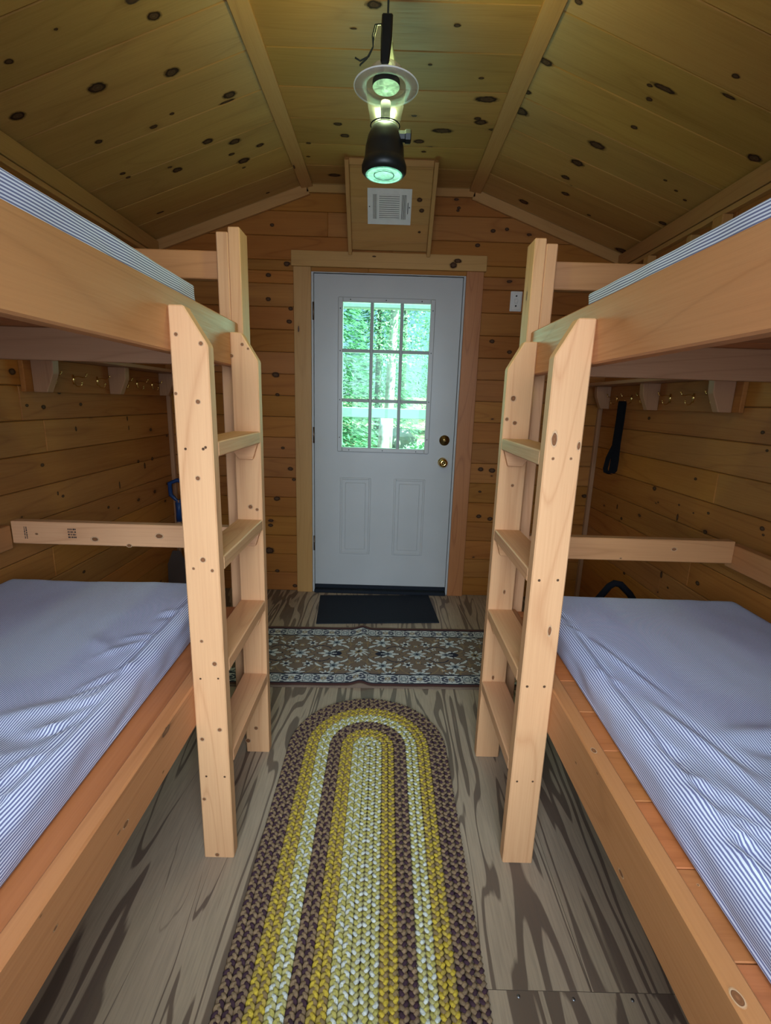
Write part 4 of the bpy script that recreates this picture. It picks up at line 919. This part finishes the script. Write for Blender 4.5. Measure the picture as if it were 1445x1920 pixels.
    for cu, ct, l, w, ro in ((0.043, 0.014, 0.018, 0.006, 0.5), (0.043, -0.014, 0.018, 0.006, -0.5), (0.055, 0.0, 0.010, 0.008, 0), (0.036, 0.028, 0.012, 0.005, 0.2), (0.036, -0.028, 0.012, 0.005, 0.2)):
        a = (ub - cu) * math.cos(ro) + (bt - ct) * math.sin(ro); b = -(ub - cu) * math.sin(ro) + (bt - ct) * math.cos(ro)
        put(bm_ & ((a / l) ** 2 + (b / w) ** 2 < 1), grey * 0.6 if abs(ct) > 0.02 else navy * 2.2)
    put((np.abs(at - b0) < 0.004) | (np.abs(at - b1) < 0.005), navy); put(at > b1 + 0.005, maroon); put(at > b1 + 0.022, field * 0.9)
    put(np.abs(U) > L / 2 - 0.03, maroon)
    ang = 0.025; cx, cy = -0.01, 2.318
    Xw = cx + U * math.cos(ang) - T * math.sin(ang); Yw = cy + U * math.sin(ang) + T * math.cos(ang)
    Z = 0.008 + 0.016 * np.exp(-((U + 0.085) / 0.035) ** 2) + 0.0006 * np.sin(U * 31) 
    V = np.stack([Xw - cx, Yw - cy, Z], -1).reshape(-1, 3)
    idx = np.arange(nx * ny).reshape(ny, nx)
    F = np.stack([idx[:-1, :-1], idx[:-1, 1:], idx[1:, 1:], idx[1:, :-1]], -1).reshape(-1, 4)
    # skirt down to the floor
    rim = np.concatenate([idx[0, :], idx[1:, -1], idx[-1, -2::-1], idx[-2:0:-1, 0]]); nb = len(V)
    V = np.concatenate([V, np.stack([V[rim, 0], V[rim, 1], np.full(len(rim), 0.0005)], -1)]); C2 = np.concatenate([C.reshape(-1, 3), C.reshape(-1, 3)[rim]])
    sk = [(rim[(k + 1) % len(rim)], rim[k], nb + k, nb + (k + 1) % len(rim)) for k in range(len(rim))]
    me = bpy.data.meshes.new('runner_rug'); me.from_pydata(V.tolist(), [], F.tolist() + [tuple(int(q) for q in f) for f in sk])
    ca = me.color_attributes.new('tint', 'FLOAT_COLOR', 'POINT'); ca.data.foreach_set('color', np.concatenate([C2, np.ones((len(C2), 1))], 1).astype(np.float32).ravel())
    me.polygons.foreach_set('use_smooth', [True] * len(me.polygons)); me.materials.append(M['pile']); me.update()
    o = bpy.data.objects.new('runner_rug', me); COL.objects.link(o); o.location = (cx, cy, 0)
    tag(o, 'brown floral runner rug with cream borders lying across the floor before the doormat', 'rug')
runner()

# braided oval rug: every row is a plait of three strands
rug = thing('braided_rug', (-0.036, 0.95, 0), 'long oval braided rug in gold, cream and brown bands along the aisle', 'rug')
RX, RY0, RY1, PIT = -0.036, 0.36, 1.612, 0.0226
YARN = dict(brown=((0.055, 0.026, 0.036), (0.27, 0.175, 0.095), (0.23, 0.15, 0.085)), gold=((0.56, 0.40, 0.045), (0.45, 0.32, 0.06), (0.26, 0.175, 0.075)), cream=((0.62, 0.63, 0.55), (0.45, 0.39, 0.10), (0.47, 0.42, 0.17)))
BANDS = [('cream', (0, 1, 2), 'cream core band'), ('gold', (3, 4), 'inner gold band'), ('brown', (5, 6), 'inner brown band'), ('cream', (7, 8), 'outer cream band'), ('gold', (9, 10), 'outer gold band'), ('brown', (11, 12, 13), 'brown edge band')]
def rowpath(r_):
    ln = RY1 - RY0
    if r_ < 1e-6: return 2 * ln, lambda t: ((RX, RY0 + t, 1.0, 0.0) if t <= ln else (RX, RY1 - (t - ln), -1.0, 0.0))
    tot = 2 * ln + 2 * math.pi * r_
    def f(t):
        t %= tot
        if t < ln: return (RX + r_, RY0 + t, 1.0, 0.0)
        t -= ln
        if t < math.pi * r_: a = t / r_; return (RX + r_ * math.cos(a), RY1 + r_ * math.sin(a), math.cos(a), math.sin(a))
        t -= math.pi * r_
        if t < ln: return (RX - r_, RY1 - t, -1.0, 0.0)
        t -= ln; a = math.pi + t / r_; return (RX + r_ * math.cos(a), RY0 + r_ * math.sin(a), math.cos(a), math.sin(a))
    return tot, f
for kind, rows, lab in BANDS:
    VV, FF, CC = [], [], []
    for k in rows:
        r_ = k * PIT; tot, f = rowpath(r_); closed = k > 0
        if not closed: tot = RY1 - RY0
        nper = max(3, round(tot / 0.040)); per = 8; n = nper * per; ph0 = R.random() * 6
        for j in range(3):
            col = YARN[kind][j]; start = len(VV)
            for i in range(n):
                t = tot * i / n; x, y, ox, oy = f(t)
                ph = 2 * math.pi * i / per + 2 * math.pi * j / 3 + ph0
                la = 0.0062 * math.sin(ph); z = 0.0080 + 0.0030 * math.sin(2 * ph)
                wob = 1 + 0.10 * math.sin(i * 1.7 + j)
                tone = 1 + 0.22 * (R.random() - 0.5)
                cx, cy = x + ox * la, y + oy * la
                for q in range(6):
                    a = 2 * math.pi * q / 6
                    VV.append((cx + ox * 0.0066 * wob * math.cos(a) + 0.036, cy + oy * 0.0066 * wob * math.cos(a) - 0.95, z + 0.0046 * math.sin(a)))
                    CC.append((col[0] * tone, col[1] * tone, col[2] * tone, 1))
            m_ = n if closed else n - 1
            for i in range(m_):
                for q in range(6):
                    a, b = start + i * 6 + q, start + i * 6 + (q + 1) % 6; i2 = (i + 1) % n
                    FF.append((a, b, start + i2 * 6 + (q + 1) % 6, start + i2 * 6 + q))
    me = bpy.data.meshes.new('braid_band'); me.from_pydata(VV, [], FF)
    ca = me.color_attributes.new('tint', 'FLOAT_COLOR', 'POINT'); ca.data.foreach_set('color', np.array(CC, dtype=np.float32).ravel())
    me.polygons.foreach_set('use_smooth', [True] * len(me.polygons)); me.materials.append(M['yarn']); me.update()
    o = bpy.data.objects.new('braid_band', me); COL.objects.link(o); o.parent = rug; o['label'] = lab

# ------------------------------------------------------------------ things in the far corners
hx, hy = -1.335, 2.985
sv = thing('shovel', (hx, hy, 0), 'shovel with a dark blue grip standing in the far left corner', 'shovel')
lean = lambda z: (hx + 0.02 * (z / 0.8), hy + 0.05 * (z / 0.8), z)
mb = MB(); mb.tube([lean(0.30), lean(0.66)], 0.014, 'bracket', 12); mb.build('shaft', sv)
mb = MB(); a, b = lean(0.60), lean(0.665)
mb.tube([lean(0.52), lean(0.60), lean(0.645)], [0.017, 0.020, 0.024], 'bluepl', 12)
gx, gy, gz = lean(0.645)
mb.tube([(gx, gy, gz), (gx - 0.045, gy - 0.01, gz + 0.05), (gx - 0.047, gy - 0.01, gz + 0.125), (gx, gy, gz + 0.145), (gx + 0.047, gy + 0.01, gz + 0.125), (gx + 0.045, gy + 0.01, gz + 0.05)], 0.014, 'bluepl', 10, True); mb.build('grip', sv)
mb = MB()
for (w0, z0, w1, z1) in ((0.095, 0.003, 0.105, 0.10), (0.105, 0.10, 0.105, 0.24), (0.105, 0.24, 0.03, 0.33)):
    for t in (0, 1):
        yb_ = hy - 0.02 + (0.006 if t else 0); pts = [(hx - w0, yb_ + z0 * 0.06, z0), (hx + w0 * 0.55, yb_ + z0 * 0.06, z0), (hx + w1 * 0.55, yb_ + z1 * 0.06, z1), (hx - w1 * 0.62, yb_ + z1 * 0.06, z1)]
        pts[0] = (hx - min(w0, 0.065), pts[0][1], z0); pts[3] = (hx - min(w1, 0.065), pts[3][1], z1)
        mb.face(pts if t else list(reversed(pts)), 'steel')
mb.build('blade', sv)

bgx, bgy = 0.965, 1.885
bag = thing('duffel_bag', (bgx, bgy, 0), 'black bag with raised carrying handle standing behind the lower right mattress', 'bag')
mb = MB(); t = bmesh.new(); bmesh.ops.create_cube(t, size=1.0); bmesh.ops.subdivide_edges(t, edges=t.edges[:], cuts=6, use_grid_fill=True)
for v in t.verts:
    p = v.co * 2; q = Vector((p.x * math.sqrt(max(0, 1 - p.y ** 2 / 2 - p.z ** 2 / 2 + p.y ** 2 * p.z ** 2 / 3)), p.y * math.sqrt(max(0, 1 - p.z ** 2 / 2 - p.x ** 2 / 2 + p.z ** 2 * p.x ** 2 / 3)), p.z * math.sqrt(max(0, 1 - p.x ** 2 / 2 - p.y ** 2 / 2 + p.x ** 2 * p.y ** 2 / 3))))
    q = p.lerp(q, 0.55); v.co = Vector((bgx + q.x * 0.25, bgy + q.y * 0.13, 0.262 + q.z * 0.26 + 0.006 * mnoise.noise(q * 3)))
for f_ in t.faces: f_.smooth = True
t.normal_update(); mb._merge(t, 'webbing', (0.5, 0.5, 0.5, 1), None, (0, 0), 0); t.free(); mb.build('body', bag)
mb = MB(); mb.tube([(bgx - 0.085, bgy, 0.49), (bgx - 0.05, bgy, 0.54), (bgx - 0.015, bgy, 0.592), (bgx + 0.005, bgy, 0.606), (bgx + 0.03, bgy, 0.602), (bgx + 0.075, bgy, 0.560), (bgx + 0.125, bgy, 0.49)], 0.014, 'webbing', 10); mb.build('handle', bag)

# ------------------------------------------------------------------ outside the door
mb = MB(); nx, ny = 40, 40
gz_ = lambda x, y: -0.30 + max(0, y - 5.0) * 0.075 + 0.12 * mnoise.noise(Vector((x * 0.35, y * 0.35, 4)))
for i in range(nx):
    for j in range(ny):
        xs = [-12 + 24 * a / nx for a in (i, i + 1)]; ys = [3.9 + 26 * a / ny for a in (j, j + 1)]
        mb.face([(xs[0], ys[0], gz_(xs[0], ys[0])), (xs[1], ys[0], gz_(xs[1], ys[0])), (xs[1], ys[1], gz_(xs[1], ys[1])), (xs[0], ys[1], gz_(xs[0], ys[1]))], 'soil', None, (0.5, 0.5, 0.5, 1), True)
tag(mb.build('ground', None, (0, 10, 0)), 'leaf-strewn forest ground outside the door', 'ground', None, 'structure')
pr = thing('porch_railing', (0, 4.6, -0.3), 'pale painted porch railing seen through the door glass', 'railing')
mb = MB(); mb.board((-1.6, 4.57, 1.165), (1.6, 4.66, 1.256), 0, 'porch', 0.004); mb.build('top_rail', pr)
mb = MB(); mb.board((-1.6, 4.57, 2.128), (1.6, 4.66, 2.25), 0, 'porch', 0.004); mb.build('header', pr)
for x in (-1.6, 1.51):
    mb = MB(); mb.board((x, 4.57, -0.45), (x + 0.09, 4.66, 1.164), 2, 'porch', 0.004); mb.board((x, 4.57, 1.257), (x + 0.09, 4.66, 2.127), 2, 'porch', 0.004); mb.build('post', pr)

def tree(kind, x, y, hgt, rad, n, label, trunk_r, bare=0.0, lean_=0.0):
    rs = random.Random(int(x * 97 + y * 31)); g = gz_(x, y) - 0.05
    tr = thing('spruce_tree' if kind == 's' else 'birch_tree', (x, y, g), label, 'tree', 'trees outside the door')
    mb = MB(); mb.tube([(x + lean_ * q, y, g + hgt * q) for q in (0, 0.15, 0.35, 0.6, 0.85, 1.0)], [trunk_r * 1.25, trunk_r, trunk_r * 0.85, trunk_r * 0.6, trunk_r * 0.35, 0.01], 'darkbark' if kind == 's' else 'bark', 10); mb.build('trunk', tr)
    V, F = [], []
    for i in range(n):
        q = bare + (1 - bare) * rs.random() ** 1.2; a = rs.uniform(0, 2 * math.pi)
        reach = rad * (1.05 - q) * (0.25 + 0.75 * math.sqrt(rs.random())) if kind == 's' else rad * math.sin(math.pi * min(1, 0.12 + q * 0.88)) * math.sqrt(rs.random())
        droop = -0.25 * reach if kind == 's' else 0
        p = Vector((x + lean_ * q + reach * math.cos(a), y + reach * math.sin(a), g + hgt * q + droop + rs.uniform(-0.06, 0.06)))
        if kind == 's':
            d = Vector((math.cos(a + rs.uniform(-0.7, 0.7)), math.sin(a + rs.uniform(-0.7, 0.7)), rs.uniform(-0.55, 0.1))).normalized(); l, w = rs.uniform(0.08, 0.22), rs.uniform(0.012, 0.03)
        else:
            d = Vector((rs.uniform(-1, 1), rs.uniform(-1, 1), rs.uniform(-1, 0.4))).normalized(); l, w = rs.uniform(0.05, 0.09), rs.uniform(0.02, 0.035)
        side = d.cross(Vector((rs.uniform(-0.5, 0.5), rs.uniform(-0.5, 0.5), 1))).normalized() * w
        b0 = len(V); V += [p, p + d * l * 0.5 + side, p + d * l, p + d * l * 0.5 - side]; F.append((b0, b0 + 1, b0 + 2, b0 + 3))
    me = bpy.data.meshes.new('foliage'); o0 = Vector((x, y, g)); me.from_pydata([tuple(v - o0) for v in V], [], F); me.materials.append(M['leaf' if kind == 's' else 'leaf2']); me.update()
    o = bpy.data.objects.new('foliage', me); COL.objects.link(o); o.parent = tr
TREES = [('s', -1.0, 8.6, 5.5, 0.95, 9000, 'nearest spruce left of centre through the door glass', 0.07, 0.08, 0.0),
 ('b', 0.02, 10.7, 8.0, 0.72, 3000, 'birch with a pale trunk in the middle of the door glass', 0.105, 0.25, 0.25),
 ('s', 1.75, 11.0, 5.0, 0.90, 6000, 'spruce on the right through the door glass', 0.07, 0.05, 0.1),
 ('s', -0.25, 13.5, 5.5, 1.25, 11000, 'bushy spruce right behind the pale-trunked birch', 0.09, 0.02, 0.0),
 ('s', -2.6, 12.4, 7.0, 1.2, 5000, 'tall spruce to the left of the bushy spruce outside', 0.09, 0.03, 0.0),
 ('b', 1.75, 14.6, 8.0, 0.9, 5000, 'leafy birch behind the right spruce', 0.07, 0.06, 0.1),
 ('s', 3.7, 13.6, 7.0, 1.2, 4000, 'tall spruce at the far right outside', 0.09, 0.04, 0.0),
 ('s', 0.6, 18.4, 7.0, 1.9, 9000, 'farthest spruce in the middle of the forest', 0.1, 0.02, 0.0),
 ('s', -3.3, 17.6, 8.0, 1.4, 6000, 'farthest spruce on the left of the forest', 0.1, 0.02, 0.0)]
for a in TREES: tree(*a)
# dead trunk stub, rock and low shrub at the right of the lower panes
mb = MB(); x, y = -0.03, 7.6; g = gz_(x, y); mb.tube([(x, y, g - 0.05), (x - 0.01, y, g + 0.5), (x, y, g + 1.0), (x + 0.01, y, g + 1.18)], [0.13, 0.10, 0.085, 0.07], 'bark', 12)
tag(mb.build('tree_stump', None, (x, y, g)), 'grey weathered stump below the railing in the door glass', 'stump')
mb = MB(); x, y = 0.32, 11.75; g = gz_(x, y); t = bmesh.new(); bmesh.ops.create_icosphere(t, subdivisions=3, radius=1.0)
for v in t.verts: v.co = Vector((x + v.co.x * 0.42, y + v.co.y * 0.35, g + 0.14 + v.co.z * 0.34)) + v.co * 0.10 * mnoise.noise(v.co * 2.1)
t.normal_update(); mb._merge(t, 'rock', (0.5, 0.5, 0.5, 1), None, (0, 0), 0); t.free(); tag(mb.build('boulder', None, (x, y, g)), 'sunlit pale boulder on the forest floor outside', 'rock')
rs = random.Random(5); x, y = 0.72, 9.4; g = gz_(x, y); V, F = [], []
for i in range(1400):
    a, q = rs.uniform(0, 6.28), rs.random() ** 0.5; h_ = rs.random()
    p = Vector((q * 0.42 * math.cos(a), q * 0.35 * math.sin(a), h_ * 0.62 * (1 - 0.5 * q))); d = Vector((rs.uniform(-1, 1), rs.uniform(-1, 1), rs.uniform(-0.4, 0.7))).normalized(); sd = d.cross(Vector((0.2, 0.1, 1))).normalized() * 0.03; b0 = len(V)
    V += [p, p + d * 0.05 + sd, p + d * 0.1, p + d * 0.05 - sd]; F.append((b0, b0 + 1, b0 + 2, b0 + 3))
me = bpy.data.meshes.new('shrub'); me.from_pydata(V, [], F); me.materials.append(M['leaf2']); o = bpy.data.objects.new('shrub', me); COL.objects.link(o); o.location = (x, y, g)
tag(o, 'low bright green shrub beside the boulder outside', 'shrub')
